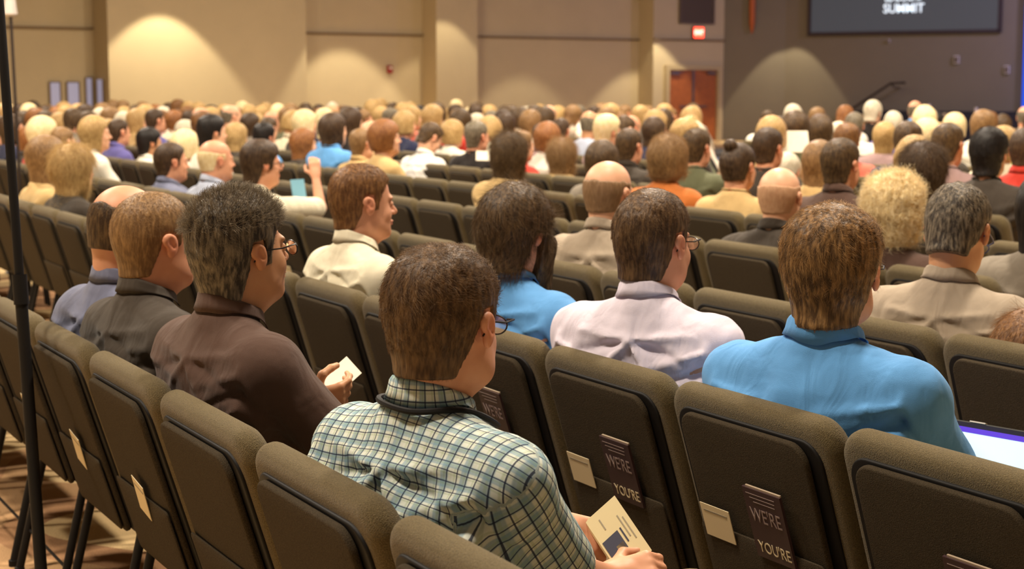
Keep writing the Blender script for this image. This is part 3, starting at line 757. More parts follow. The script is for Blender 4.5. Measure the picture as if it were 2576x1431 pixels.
def shirt_mesh(K, sleeve=.55, inf=.010, h=.007, seed=0, wr=1.0, long=False, hem=.52, folds=(), neckcut=.0, collar=None):
    G = Grid((-.44, -.44, .45), (.44, .46, K['neck'][2] + .05), h)
    torso(K, inf).into(G); s = Shape(); plates = []
    for nm in 'RL':
        sh, el, w_ = arm_pts(K, nm)
        s.ell(tuple(sh), (.057 + inf, .057 + inf, .055 + inf), .035)
        if long:
            s.cap(sh, el, .052 + inf, .044 + inf, .035); s.cap(el, el + (w_ - el) * .94, .044 + inf, .030 + inf * .7, .03)
        else:
            e = sh + (el - sh) * sleeve * 1.25; s.cap(sh, e, .052 + inf, .056 + inf, .035)
            dr = (el - sh) / np.linalg.norm(el - sh); c = sh + (el - sh) * sleeve * 1.5
            plates.append((c, dr, e))
    s.into(G)
    X, Y, Z = G.pts((slice(None),) * 3)
    for c, dr, e in plates:                                        # clean sleeve hems
        dd = (X - c[0]) * f32(dr[0]) + (Y - c[1]) * f32(dr[1]) + (Z - c[2]) * f32(dr[2])
        near = (np.abs(X - e[0]) < .12) & (np.abs(Y - e[1]) < .14) & (np.abs(Z - e[2]) < .16) & (X * np.sign(c[0]) > K['sw'] - .01)
        G.F = np.where(near, np.maximum(G.F, dd), G.F)
    n1 = wob(seed, 26, 6, (1, 1, .7)); n2 = wob(seed + 1, 55, 7, (1.2, .8, .5))
    G.F = G.F + f32(.0045 * wr) * n1(X, Y, Z) + f32(.0022 * wr) * n2(X, Y, Z)
    # folds: ridges and grooves running from the armpits over the back, and round the waist
    rs = np.random.RandomState(seed + 77); fl = list(folds); ys, zs, sw = K['ys'], K['zs'], K['sw']
    for sd in (1, -1):
        for q in range(4):
            a = np.array((sd * (sw + .005), ys - .06, zs - .01 - .035 * q)); b = np.array((sd * (.03 + .06 * rs.rand()), ys - .13, zs - .03 - .06 * q - .04 * rs.rand()))
            fl.append((a, b, (-.012 if q % 2 else .010) * wr, .009 + .006 * rs.rand()))
        for q in range(3):
            a = np.array((sd * (sw + .01), ys - .02, zs + .01 - .05 * q)); b = np.array((sd * (sw + .06), ys + .03, zs - .12 - .03 * q))
            fl.append((a, b, (-.004 if q % 2 else .004) * wr, .010))
    if collar == 'shirt':
        for (dx, dz, am) in ((-.15, .015, .010), (-.15, -.04, -.012), (-.10, -.10, .011), (.02, -.13, -.010), (.08, -.10, .011), (.14, -.045, -.012), (.15, .02, .009)):
            fl.append((np.array((.01, ys - .13, zs + .012)), np.array((.01 + dx, ys - .13, zs + .012 + dz)), am * wr, .011))
    for q in range(5):
        z = .64 + .05 * q; x = rs.uniform(-.15, 0); fl.append((np.array((x, -.2, z)), np.array((x + rs.uniform(.1, .2), -.2, z + rs.uniform(-.04, .04))), (-.008 if q % 2 else .008) * wr, .014))
    for a, b, am, wd in fl:
        lo = np.minimum(a, b) - .04; hi = np.maximum(a, b) + .04; lo[1] = -.44; hi[1] = ys + .03
        d2 = (b - a)[[0, 2]]; L2 = float(d2 @ d2) + 1e-9
        def fold(X, Y, Z, a=a, d2=d2, L2=L2, am=am, wd=wd):
            t = ((X - a[0]) * d2[0] + (Z - a[2]) * d2[1]) / L2; tc = np.clip(t, 0, 1)
            dd = (X - a[0] - d2[0] * tc) ** 2 + (Z - a[2] - d2[1] * tc) ** 2
            return f32(-am) * (1 - .6 * tc) * np.exp(-dd / wd ** 2) * np.clip((ys + .03 - Y) / .05, 0, 1)
        G.put(fold, lo, hi, op='+', pad=.02)
    G.F = np.maximum(G.F, hem - Z)
    # neck opening
    n = K['neck']; cut = e_cap(n + (0, .012, .022 - neckcut), n + (0, .06, .14), .056, .075)
    G.F = np.maximum(G.F, -cut(X, Y, Z))
    V, Q = nets(G)
    # cloth coordinates: along and around each limb
    uv = np.zeros((len(V), 3), f32); uv[:, 0] = V[:, 0] + .0; uv[:, 1] = V[:, 2] + V[:, 1] * .9
    side = np.abs(V[:, 0]) > .15; 
    for nm, sd in (('R', 1), ('L', -1)):
        sh, el, w_ = arm_pts(K, nm); m = (V[:, 0] * sd > K['sw'] - .028) & (((V - sh) @ ((el - sh) / np.linalg.norm(el - sh))) > -.035)
        v, ang, r, L = seg_uv(V, sh, el); v2, ang2, r2, L2 = seg_uv(V, el, w_)
        use = (v2 > 0) & (v > L * .9)
        vv = np.where(use, v2 + L, v); aa = np.where(use, ang2, ang)
        uv[m, 0] = aa[m] * .062; uv[m, 1] = vv[m]
    return V, Q, uv, G
def trousers_mesh(K, h=.012, seed=0):
    G = Grid((-.30, -.30, .05), (.30, .58, .72), h); s = Shape(); g = K['g'] ** .5
    s.ell((0, -.07, .575), (.175 * g, .128 * g, .10), 0)
    for sd in (1, -1):
        s.cap((sd * .095, -.05, .56), (sd * .12, .41, .535), .090, .068, .06); s.cap((sd * .12, .41, .535), (sd * .125, .435, .115), .066, .056, .03)
    s.into(G); X, Y, Z = G.pts((slice(None),) * 3); G.F = G.F + .006 * wob(seed, 30, 6)(X, Y, Z); G.F = np.maximum(G.F, .10 - Z); G.F = np.maximum(G.F, Z - .665)
    return nets(G)
def shoes_mesh(h=.009):
    G = Grid((-.22, .30, -.01), (.22, .70, .16), h); s = Shape()
    for sd in (1, -1):
        s.cap((sd * .125, .40, .045), (sd * .145, .585, .038), .042, .044, .02); s.ell((sd * .125, .42, .085), (.042, .05, .045), .02)
    s.into(G); X, Y, Z = G.pts((slice(None),) * 3); G.F = np.maximum(G.F, .003 - Z); return nets(G)
def lift(G, P, gap=.004, rate=.003, n=26):
    """raise points until they clear the cloth"""
    P = P.copy()
    for _ in range(n):
        i = np.clip(np.round((P - G.lo) / G.h).astype(int), 0, G.n - 1); f = G.F[i[:, 0], i[:, 1], i[:, 2]]
        m = f < gap
        if not m.any(): break
        P[m, 2] += rate
    return P
def collar_mesh(K, kind='shirt', G=None):
    n = K['neck']; N = 44; pr = []
    gap = {'shirt': .16, 'polo': .14, 'crew': 0, 'tee': 0}[kind]
    rows = []
    for i in range(N + 1):
        a = (gap / 2 + (1 - gap) * i / N) * 2 * math.pi                # 0 is the throat
        cb = (1 + math.cos(a)) / 2                                     # 1 at the throat, 0 at the nape
        ca, sa = math.sin(a), math.cos(a)
        r0 = K.get('nr', .057) + .004
        c = np.array((n[0], n[1] + .022, n[2] + .030 - .046 * cb))
        def P(r, z): return c + np.array((ca * (r0 + r) * 1.02, sa * (r0 + r) * 1.0 - z * .0, z))
        if kind in ('shirt', 'polo'):
            hs = .034 - .010 * cb; fall = .040 + (.026 * max(0, cb - .72) / .28)
            rows.append([P(.008, -.03), P(.003, hs * .6), P(.004, hs), P(.0075, hs + .004), P(.0125, hs - .003), P(.0165, hs - fall * .5), P(.0225, hs - fall)])
        else:
            rows.append([P(.012, -.040), P(.006, -.022), P(.004, -.010), P(.006, -.006), P(.011, -.010), P(.018, -.024)])
    m_ = len(rows[0]); V = np.array(rows).reshape(-1, 3); F = []
    if G is not None:
        A = V.reshape(N + 1, m_, 3); e = A[:, -1].copy()
        for _ in range(16):                                        # let the edge of the collar drop onto the cloth
            i = np.clip(np.round((e - G.lo) / G.h).astype(int), 0, G.n - 1); f = G.F[i[:, 0], i[:, 1], i[:, 2]]; m = f > .006; e[m, 2] -= .0025
        dz = A[:, -1, 2] - e[:, 2]; A[:, -1] = e; A[:, -2, 2] -= dz * .5; V = A.reshape(-1, 3)
        lf = lift(G, V, .005); j = np.tile(np.arange(m_), N + 1); V = np.where((j >= m_ - 3)[:, None], lf, V)
        A = V.reshape(N + 1, m_, 3)
        for k in range(m_ - 4, -1, -1): A[:, k, 2] = np.maximum(A[:, k, 2], A[:, k + 1, 2] - .002 if k > m_ - 5 else A[:, k, 2])
        for _ in range(3): A[1:-1, :, 2] = (A[:-2, :, 2] + 2 * A[1:-1, :, 2] + A[2:, :, 2]) / 4
        V = A.reshape(-1, 3)
    wrap = kind not in ('shirt', 'polo')
    for i in range(N):
        for j in range(m_ - 1): F.append((i * m_ + j, (i + 1) * m_ + j, (i + 1) * m_ + j + 1, i * m_ + j + 1))
    # thickness
    V2 = V.copy(); c = np.array((n[0], n[1] + .012)); dxy = V[:, :2] - c; dxy /= np.linalg.norm(dxy, axis=1)[:, None]
    V2[:, :2] -= dxy * .0022; b = len(V); F2 = [tuple(b + k for k in f[::-1]) for f in F]
    rim = [(i * m_ + j, (i + 1) * m_ + j) for i in range(N) for j in (0, m_ - 1)] + ([] if wrap else [(i * m_ + j, i * m_ + j + 1) for i in (0, N) for j in range(m_ - 1)])
    F3 = [(p, q, q + b, p + b) for p, q in rim]
    Vf = np.concatenate([V, V2]); uv = np.zeros((len(Vf), 3), f32); uv[:, 0] = np.arctan2(Vf[:, 1] - n[1], Vf[:, 0]) * .08; uv[:, 1] = Vf[:, 2] * 1.0
    return Vf.astype(f32), np.array(F + F2 + F3, np.int32), uv
# ------------------------------------------------------------------ strands of hair over the hair shape
def strands(V, Q, M, n, L, kind, seed, col, parent, rad=.00028, jit=.35, npt=5):
    rs = np.random.RandomState(seed); V = V.astype(np.float64)
    T = np.concatenate([Q[:, [0, 1, 2]], Q[:, [0, 2, 3]]]); A, B, C = V[T[:, 0]], V[T[:, 1]], V[T[:, 2]]
    nr = np.cross(B - A, C - A); ar = np.linalg.norm(nr, axis=1); ok = ar > 1e-12; nr[ok] /= ar[ok][:, None]
    Mi = np.linalg.inv(np.array(M)); R = np.array(M)[:3, :3]
    ctr = (A + B + C) / 3; hc = ctr @ Mi[:3, :3].T + Mi[:3, 3]; hn = nr @ R
    out = (hn * (hc - np.array((0, -.014, .02)))).sum(1) > 0
    pr = ar * out; pr /= pr.sum(); k = rs.choice(len(T), n, p=pr); r1, r2 = np.sqrt(rs.rand(n)), rs.rand(n)
    P = A[k] * (1 - r1)[:, None] + B[k] * (r1 * (1 - r2))[:, None] + C[k] * (r1 * r2)[:, None]
    p = P @ Mi[:3, :3].T + Mi[:3, 3]; nn = nr[k] @ R
    # combing direction in the head frame
    wh = np.array((.012, -.075, .085)); d = p - wh
    if kind in ('short', 'buzz', 'brush', 'full', 'crown'):
        fl = d.copy(); fl /= np.linalg.norm(fl, axis=1)[:, None]
        sw = np.cross(nn, fl); fl = fl + .5 * sw
        low = np.clip((.05 - p[:, 2]) / .06, 0, 1)[:, None]; fl = fl * (1 - low) + np.array((0, -.25, -1.0)) * low
        if kind == 'brush': topm = np.clip((p[:, 2] - .05) / .05, 0, 1)[:, None]; fl = fl * (1 - topm) + (np.array((0, .35, .5))) * topm
    elif kind == 'curly': fl = rs.randn(n, 3)
    else: fl = np.tile(np.array((0, -.05, -1.0)), (n, 1)) + d * np.array((3, 1, 0)) * np.clip((p[:, 2] - .03) / .06, 0, 1)[:, None] * 3
    cl = rs.randint(0, 60, n); cg = rs.randn(400, 3); key = (np.floor(p / .014).astype(int) @ np.array((7, 31, 101))) % 400
    fl = fl + cg[key] * .35 + rs.randn(n, 3) * jit
    fl -= nn * (fl * nn).sum(1)[:, None]; fl /= np.linalg.norm(fl, axis=1)[:, None] + 1e-9
    lift = {'short': .42, 'buzz': .75, 'brush': .85, 'full': .28, 'crown': .12, 'long': .03, 'bob': .03, 'curly': .5}.get(kind, .3)
    Ls = L * (.65 + .6 * rs.rand(n)); 
    if kind == 'brush': lf = np.where(p[:, 2] > .06, .95, .35); Ls = Ls * np.where(p[:, 2] > .06, 1.0, .7)
    else: lf = np.full(n, lift)
    if kind in ('short', 'buzz', 'brush', 'full'):
        ear = np.exp(-(((p[:, 1] + .004) / .032) ** 2)) * np.clip((.075 - p[:, 2]) / .04, 0, 1); Ls = Ls * (1 - .75 * ear) * np.where(p[:, 2] < -.04, .5, 1.0) * np.where(p[:, 2] < .02, .7, 1.0)
    pos = np.zeros((n, npt, 3)); q = p - nn * .003; 
    ax1 = rs.randn(n, 3); ph = rs.rand(n) * 6.28
    for j in range(npt):
        pos[:, j] = q; u = j / (npt - 1.)
        l_ = (lf * (1 - .75 * u))[:, None]; dd = nn * l_ + fl * (1 - l_) ; 
        if kind != 'brush' and kind != 'curly': dd[:, 2] -= .25 * u
        dd /= np.linalg.norm(dd, axis=1)[:, None]; q = q + dd * (Ls / (npt - 1))[:, None]
        if kind == 'curly': q = q + .35 * (Ls / (npt - 1))[:, None] * np.stack([np.sin(ph + j * 1.9), np.cos(ph + j * 1.9), np.sin(ph + j * 1.2)], 1) * 1.6
        elif kind in ('long', 'bob'): q = q - nn * .0006
    pos = pos @ R.T + np.array(M)[:3, 3]
    hcv = bpy.data.hair_curves.new('hair_strands'); hcv.add_curves([npt] * n)
    hcv.attributes['position'].data.foreach_set('vector', pos.astype(f32).ravel())
    ra = hcv.attributes.get('radius') or hcv.attributes.new('radius', 'FLOAT', 'POINT')
    rr = np.tile(np.linspace(1, .35, npt), (n, 1)) * rad; ra.data.foreach_set('value', rr.astype(f32).ravel())
    hcv.materials.append(col); o = link('hair_strands', hcv, parent); o['kind'] = 'stuff'; return o

# ------------------------------------------------------------------ people: materials
def skin_mat(name, col):
    m = mat(name, col, .48, spec=.35); nt = m.node_tree; N = nt.nodes; L = nt.links; b = N['Principled BSDF']
    a = N.new('ShaderNodeAttribute'); a.attribute_name = 'tint'
    n = N.new('ShaderNodeTexNoise'); n.inputs['Scale'].default_value = 28; n.inputs['Detail'].default_value = 3
    tc = N.new('ShaderNodeTexCoord'); L.new(tc.outputs['Object'], n.inputs['Vector'])
    cr = N.new('ShaderNodeMix'); cr.data_type = 'RGBA'; c = lin(col)
    cr.inputs[6].default_value = (c[0] * .9, c[1] * .78, c[2] * .72, 1); cr.inputs[7].default_value = (min(1, c[0] * 1.08), c[1] * 1.08, c[2] * 1.05, 1)
    L.new(n.outputs[0], cr.inputs[0])
    v = N.new('ShaderNodeVectorMath'); v.operation = 'MULTIPLY'; L.new(cr.outputs[2], v.inputs[0]); L.new(a.outputs['Color'], v.inputs[1])
    L.new(v.outputs[0], b.inputs['Base Color'])
    b.inputs['Subsurface Weight'].default_value = .0
    return m
SKIN = [skin_mat('skin_fair', (226, 178, 146)), skin_mat('skin_rosy', (218, 162, 130)), skin_mat('skin_tan', (204, 154, 116)), skin_mat('skin_deep', (140, 94, 64))]
def hair_mat(name, c1, c2, rough=.5):
    m = mat(name, c1, rough, spec=.3); nt = m.node_tree; N = nt.nodes; L = nt.links; b = N['Principled BSDF']
    tc = N.new('ShaderNodeTexCoord'); n = N.new('ShaderNodeTexNoise'); n.inputs['Scale'].default_value = 120; n.inputs['Detail'].default_value = 3
    mp = N.new('ShaderNodeMapping'); mp.inputs['Scale'].default_value = (1, 1, .22); L.new(tc.outputs['Object'], mp.inputs['Vector']); L.new(mp.outputs[0], n.inputs['Vector'])
    hi = N.new('ShaderNodeHairInfo'); ad = N.new('ShaderNodeMath'); ad.operation = 'MULTIPLY_ADD'; ad.inputs[1].default_value = .35; L.new(hi.outputs['Random'], ad.inputs[0]); L.new(n.outputs[0], ad.inputs[2])
    mr = N.new('ShaderNodeMapRange'); mr.inputs[1].default_value = .40; mr.inputs[2].default_value = .90; L.new(ad.outputs[0], mr.inputs[0])
    x = N.new('ShaderNodeMix'); x.data_type = 'RGBA'; x.inputs[6].default_value = (*lin(c1), 1); x.inputs[7].default_value = (*lin(c2), 1)
    L.new(mr.outputs[0], x.inputs[0]); L.new(x.outputs[2], b.inputs['Base Color'])
    bp = N.new('ShaderNodeBump'); bp.inputs['Strength'].default_value = .6; bp.inputs['Distance'].default_value = .006
    L.new(n.outputs[0], bp.inputs['Height']); L.new(bp.outputs[0], b.inputs['Normal']); return m
HAIR = {
 'dark brown': hair_mat('hair_dark_brown', (54, 38, 26), (104, 80, 54)), 'brown': hair_mat('hair_brown', (58, 42, 27), (126, 98, 62)),
 'light brown': hair_mat('hair_light_brown', (116, 86, 54), (178, 140, 92)), 'blond': hair_mat('hair_blond', (160, 126, 78), (222, 190, 130)),
 'pale blond': hair_mat('hair_pale_blond', (222, 196, 142), (252, 238, 204)), 'auburn': hair_mat('hair_auburn', (122, 76, 42), (180, 124, 68)),
 'black': hair_mat('hair_black', (20, 16, 15), (44, 34, 28)), 'grey': hair_mat('hair_grey', (88, 78, 62), (158, 146, 124)),
 'salt-and-pepper': hair_mat('hair_salt_pepper', (50, 41, 33), (164, 148, 124)), 'white': hair_mat('hair_white', (196, 184, 158), (238, 230, 210)),
 'ash brown': hair_mat('hair_ash_brown', (70, 49, 31), (140, 108, 72)), 'stubble': hair_mat('hair_stubble', (190, 146, 112), (208, 168, 132)), 'ash stubble': hair_mat('hair_ash_stubble', (132, 102, 72), (164, 130, 96)),
 'golden brown': hair_mat('hair_golden_brown', (80, 57, 33), (188, 144, 90)),
 'chestnut': hair_mat('hair_chestnut', (96, 62, 34), (164, 118, 68)),
}
def wrinkle(m, s=1.0):
    nt = m.node_tree; N = nt.nodes; L = nt.links; b = N['Principled BSDF']; tc = N.new('ShaderNodeTexCoord')
    mp = N.new('ShaderNodeMapping'); mp.inputs['Scale'].default_value = (1.3, 1.0, .55); mp.inputs['Rotation'].default_value = (0, .5, 0); L.new(tc.outputs['Object'], mp.inputs['Vector'])
    n = N.new('ShaderNodeTexNoise'); n.inputs['Scale'].default_value = 9; n.inputs['Detail'].default_value = 2.5; n.inputs['Distortion'].default_value = 1.2; L.new(mp.outputs[0], n.inputs['Vector'])
    bp = N.new('ShaderNodeBump'); bp.inputs['Strength'].default_value = .35 * s; bp.inputs['Distance'].default_value = .035; L.new(n.outputs[0], bp.inputs['Height'])
    old = [l for l in nt.links if l.to_socket == b.inputs['Normal']]
    if old: L.new(bp.outputs[0], old[0].from_node.inputs['Normal'])
    else: L.new(bp.outputs[0], b.inputs['Normal'])
def cloth(name, col, var=.06, sheen=.12, rough=.85, stripes=None):
    m = mat(name, col, rough, spec=.2, noise=(9, var), bump=(900, .25), sheen=sheen); wrinkle(m); return m
def plaid():
    m = bpy.data.materials.new('plaid_cloth'); m.use_nodes = True; nt = m.node_tree; N = nt.nodes; L = nt.links; b = N['Principled BSDF']
    b.inputs['Roughness'].default_value = .85; b.inputs['Specular IOR Level'].default_value = .2
    a = N.new('ShaderNodeAttribute'); a.attribute_name = 'cloth_uv'; s = N.new('ShaderNodeSeparateXYZ'); L.new(a.outputs['Vector'], s.inputs[0])
    def band(src, period, off, width, soft=.15):
        f = N.new('ShaderNodeMath'); f.operation = 'MULTIPLY_ADD'; f.inputs[1].default_value = 1 / period; f.inputs[2].default_value = off + 50; L.new(src, f.inputs[0])
        g = N.new('ShaderNodeMath'); g.operation = 'FRACT'; L.new(f.outputs[0], g.inputs[0])
        h = N.new('ShaderNodeMath'); h.operation = 'SUBTRACT'; h.inputs[1].default_value = .5; L.new(g.outputs[0], h.inputs[0])
        k = N.new('ShaderNodeMath'); k.operation = 'ABSOLUTE'; L.new(h.outputs[0], k.inputs[0])
        r = N.new('ShaderNodeMapRange'); r.inputs[1].default_value = width * (1 - soft); r.inputs[2].default_value = width * (1 + soft); r.inputs[3].default_value = 1; r.inputs[4].default_value = 0; L.new(k.outputs[0], r.inputs[0]); return r.outputs[0]
    cur = None
    def over(prev, fac, col, am):
        x = N.new('ShaderNodeMix'); x.data_type = 'RGBA'; mu = N.new('ShaderNodeMath'); mu.operation = 'MULTIPLY'; mu.inputs[1].default_value = am; L.new(fac, mu.inputs[0]); L.new(mu.outputs[0], x.inputs[0])
        if prev is None: x.inputs[6].default_value = (*lin((216, 222, 212)), 1)
        else: L.new(prev, x.inputs[6])
        x.inputs[7].default_value = (*lin(col), 1); return x.outputs[2]
    for src in (s.outputs[0], s.outputs[1]):
        cur = over(cur, band(src, .040, .0, .19), (112, 152, 176), .6)
        cur = over(cur, band(src, .020, .5, .10), (150, 172, 120), .3)
    for src in (s.outputs[0], s.outputs[1]):
        cur = over(cur, band(src, .020, .25, .06), (38, 42, 66), .9)
    L.new(cur, b.inputs['Base Color']); wrinkle(m, .8)
    return m
CL = {k: cloth('cloth_' + k.replace(' ', '_'), c) for k, c in {
 'white': (236, 230, 214), 'cream': (234, 224, 196), 'lavender': (226, 216, 230), 'pale blue': (176, 184, 204), 'blue': (100, 162, 222), 'navy': (44, 48, 74),
 'black': (36, 30, 28), 'charcoal': (66, 58, 50), 'brown': (86, 64, 54), 'taupe': (170, 154, 134), 'grey': (132, 122, 108), 'olive': (96, 98, 72), 'slate blue': (112, 116, 140),
 'red': (196, 60, 48), 'coral': (214, 110, 90), 'yellow': (222, 206, 110), 'tan': (204, 172, 118), 'mauve': (160, 132, 130), 'violet': (104, 98, 160), 'orange': (190, 110, 52), 'teal': (70, 150, 160),
 'white light': (236, 232, 222)}.items()}
CL['plaid'] = plaid()
M_trou = [cloth('trousers_dark', (44, 42, 46)), cloth('trousers_khaki', (128, 110, 82)), cloth('trousers_denim', (54, 66, 92))]
M_shoe = mat('shoe_leather', (40, 28, 22), .45)
M_glass = mat('spectacle_lens', (240, 245, 250), .02, trans=1.0); M_gframe = mat('spectacle_frame', (24, 20, 20), .3)
M_gblue = mat('spectacle_frame_blue', (40, 60, 120), .3)

# ------------------------------------------------------------------ people: one figure
def spectacles(K, parent, m=M_gframe, w=1.0):
    """frame with two rims, bridge and temples, in the head frame"""
    M = K['M']; b = MB(); q = lambda p: M @ Vector(p); yl = .112
    for s in (-1, 1):
        ring = [q((s * .034 + .0245 * math.cos(a), yl - abs(s * .034 + .0245 * math.cos(a)) * .12, -.006 + .0175 * math.sin(a) * (1 if math.sin(a) < 0 else .85))) for a in [2 * math.pi * k / 20 for k in range(20)]]
        b.tube(ring, .0016, 6, closed=True)
        b.tube([q((s * .0585, yl - .008, .004)), q((s * .074 * w, yl - .022, .006)), q((s * .082 * w, .05, .004)), q((s * .083 * w, .0, .008)), q((s * .081 * w, -.022, -.014))], .0018, 6)
    b.tube([q((-.010, yl - .001, .001)), q((0, yl + .002, .004)), q((.010, yl - .001, .001))], .0016, 6)
    g = b.build('spectacles', m, parent)
    for s in (-1, 1):
        l = MB(); V = []; n = 18
        for dy in (0, .0012):
            for k in range(n):
                a = 2 * math.pi * k / n; x = s * .034 + .0235 * math.cos(a); V.append(q((x, yl - abs(x) * .12 - dy, -.006 + .0165 * math.sin(a) * (1 if math.sin(a) < 0 else .85))))
        F = [tuple(range(n)), tuple(range(2 * n - 1, n - 1, -1))] + [(k, n + k, n + (k + 1) % n, (k + 1) % n) for k in range(n)]
        l.add(V, F); l.build('lens', M_glass, g, False)
    return g
def fit_seat(row, block, px, topy, phi, hoff, headxy=(0, -.14)):
    """origin of a figure whose head shows at column px when it sits on the given row"""
    if block == 'A': n = NA; c = 1.04 + 1.035 * row + RAILC
    else: n = NB; c = cb + RAILC + .98 * row
    R = Matrix.Rotation(-phi, 2); off = R @ Vector((headxy[0], headxy[1] + .07)) + Vector(n) * -.07 * 1.0
    a = (px - CX) / FPX; d = (c + off.dot(n) + hoff) / (n[0] * a + n[1])
    H_ = Vector((a * d, d)); z = at(px, topy, d).z
    return H_ - off, z, d
RF = lambda phi: Matrix.Rotation(-phi, 2)
def build_person(P, phi, K, skin, sty, hmat, shirt, long=False, sleeve=.55, collar='tee', label='', fine=2, seed=0, g_w=1.0, jowl=0, hcol=None,
                 strand=None, wr=1.0, hands=None, trou=None, group=None, cat='person', folds=(), inf=.012, specs=None, beard=None, hflat=1.0, hadd=None, neckr=.057, lanyard=False):
    hb = {2: .0036, 1: .0058, 0: .0075}[fine]; hs = {2: .0066, 1: .012, 0: .016}[fine]; hh = {2: .0045, 1: .0068, 0: .009}[fine]
    V, Q, T = skin_mesh(K, hb, g_w, jowl, neckr, fine, hands)
    me = mesh_np('person', V, Q, [skin], attrs={'tint': ('FLOAT_COLOR', T)})
    o = link('person', me); o.location = (P.x, P.y, 0); o.rotation_euler = (0, 0, -phi); tag(o, label, cat, group)
    if sty:
        V, Q = hair_geo(sty, hh, K['M'], seed, g_w, jowl); ho = link('hair', mesh_np('hair', V, Q, [hmat]), o)
        if strand: strands(V, Q, K['M'], strand[0], strand[1], strand[2] if len(strand) > 2 else sty, seed, hmat, ho, strand[3] if len(strand) > 3 else .00028)
    if lanyard:
        pass
    if beard:
        G = Grid((-.1, -.0, -.19), (.1, .16, .04), hh); head_base(g_w, jowl).into(G); X, Y, Z = G.pts((slice(None),) * 3)
        ln, th = beard; bs = Shape(); bs.ell((0, .062, -.115 - ln * .4), (.045, .04, .03 + ln * .6), .03); bs.into(G)
        G.F = G.F - th - .003 * wob(seed, 150, 8)(X, Y, Z)
        zt = interp(np.abs(X).ravel(), [0, .02, .05, .07, .1], [-.078, -.066, -.055, -.01, .01]).reshape(X.shape)
        G.F = -smin(-G.F, -(Z - zt) * .8, .006); G.F = np.maximum(G.F, (.012 + np.clip(-Z - .09, 0, 1) * .2) - Y)
        V, Q = nets(G); V = (V @ np.array(K['M'])[:3, :3].T + np.array(K['M'])[:3, 3]).astype(f32); bo = link('beard', mesh_np('beard', V, Q, [hmat]), o)
        if fine == 2: strands(V, Q, K['M'], 3500, .02, 'long', seed, hmat, bo, .00028)
    V, Q, UV, GS = shirt_mesh(K, sleeve, inf, hs, seed, wr, long, folds=folds, collar=collar, neckcut=.012 if collar == 'tee' else .0)
    if collar:
        V2, Q2, UV2 = collar_mesh(K, collar, GS); b = len(V); V = np.concatenate([V, V2]); Q = np.concatenate([Q, Q2 + b]); UV = np.concatenate([UV, UV2])
    link('shirt', mesh_np('shirt', V, Q, [shirt], attrs={'cloth_uv': ('FLOAT_VECTOR', UV)}), o)
    V, Q = trousers_mesh(K, .018 if fine else .022, seed); link('trousers', mesh_np('trousers', V, Q, [trou or M_trou[seed % 3]]), o)
    link('shoes', ME_SHOE, o)
    if lanyard:
        n = K['neck']; pts = []
        for i in range(41):
            a = 2 * math.pi * i / 40 - math.pi; cb = (1 + math.cos(a)) / 2; pts.append((n[0] + math.sin(a) * .090, n[1] + .022 + math.cos(a) * (.088 + .05 * cb), n[2] + .0 - .13 * cb ** 2))
        pts = lift(GS, np.array(pts), .005)[:-1]
        for _ in range(14): pts[:, 2] = np.roll(pts[:, 2], 1) / 4 + pts[:, 2] / 2 + np.roll(pts[:, 2], -1) / 4 + .0003
        pts = np.concatenate([pts, pts[:1]]); b_ = MB(); b_.tube([Vector(p) for p in pts[:-1]], .0055, 8, closed=True); b_.build('lanyard', M_black, o)
    if specs: spectacles(K, o, specs, g_w)
    return o
ME_SHOE = mesh_np('shoes', *shoes_mesh(.011), [M_shoe])
def w2l(P, phi, p):
    """world point to the figure's own frame"""
    d = Vector((p[0] - P.x, p[1] - P.y)); r = Matrix.Rotation(phi, 2) @ d; return np.array((r.x, r.y, p[2]))
placed = []                                                        # (world head xy, row, block, ref phrase, px, origin)
D2R = math.pi / 180
TOPT = {k: v['t'][0] for k, v in STY.items()}
def hero(row, block, px, topy, phi, hphi, sty, hair, shirt, label, ref, **kw):
    best = None
    for r_ in ([row] if kw.get('fine', 2) == 2 or kw.get('lock') else [row, row + 1, row - 1, row + 2, row + 3]):
        if r_ < 1 and row > 0 or (block == 'B' and r_ > 9): continue
        P, z, d = fit_seat(r_, block, px, topy, phi * D2R, kw.get('hoff', 0) if r_ == row else 0)
        gap = min([(Vector((q['P'].x, q['P'].y)) - P).length for q in placed] or [9])
        sc = (gap < .44) * 10 + abs(r_ - row) + (z > 1.42) * 5 + (z < 1.12) * 3
        if best is None or sc < best[0]: best = (sc, r_)
    if best[0] >= 10 and kw.get('fine', 2) < 2 and not kw.get('lock'): return None
    if best[1] != row: kw['hoff'] = 0
    kw.pop('lock', 0)
    return hero1(best[1], block, px, topy, phi, hphi, sty, hair, shirt, label, ref, **kw)
def hero1(row, block, px, topy, phi, hphi, sty, hair, shirt, label, ref, hpitch=0, fwd=0.0, sw=.18, g=1.0, fine=2, seed=None, arms=None, hoff=0, drop=0, skin=0, hroll=0, hw=1.0, hx=0.0, **kw):
    phi_, hp = phi * D2R, hphi * D2R; seed = seed if seed is not None else int(px * 7 + topy) % 9973
    K0 = skeleton(1.29, sw, g, fwd, drop, 0, 0, hx=hx)
    P, z, d = fit_seat(row, block, px, topy, phi_, hoff, (K0['head'][0], K0['head'][1]))
    top = z - TOPT.get(sty, 0) * .9
    pd = abs(math.sin(hpitch * D2R)) * .02
    arms_l = {k: (w2l(P, phi_, a[0]), w2l(P, phi_, a[1])) for k, a in (arms or {}).items()}
    K = skeleton(top + pd, sw, g, fwd, drop, phi_ - hp, hpitch * D2R, hroll * D2R, arms_l, hx)
    K['nr'] = kw.get('neckr', .057); o = build_person(P, phi_, K, SKIN[skin], sty, HAIR.get(hair), CL[shirt], label=label, fine=fine, seed=seed, g_w=hw, **kw)
    placed.append(dict(P=P, row=row, block=block, ref=ref, px=px, o=o, K=K, phi=phi_)); return placed[-1]
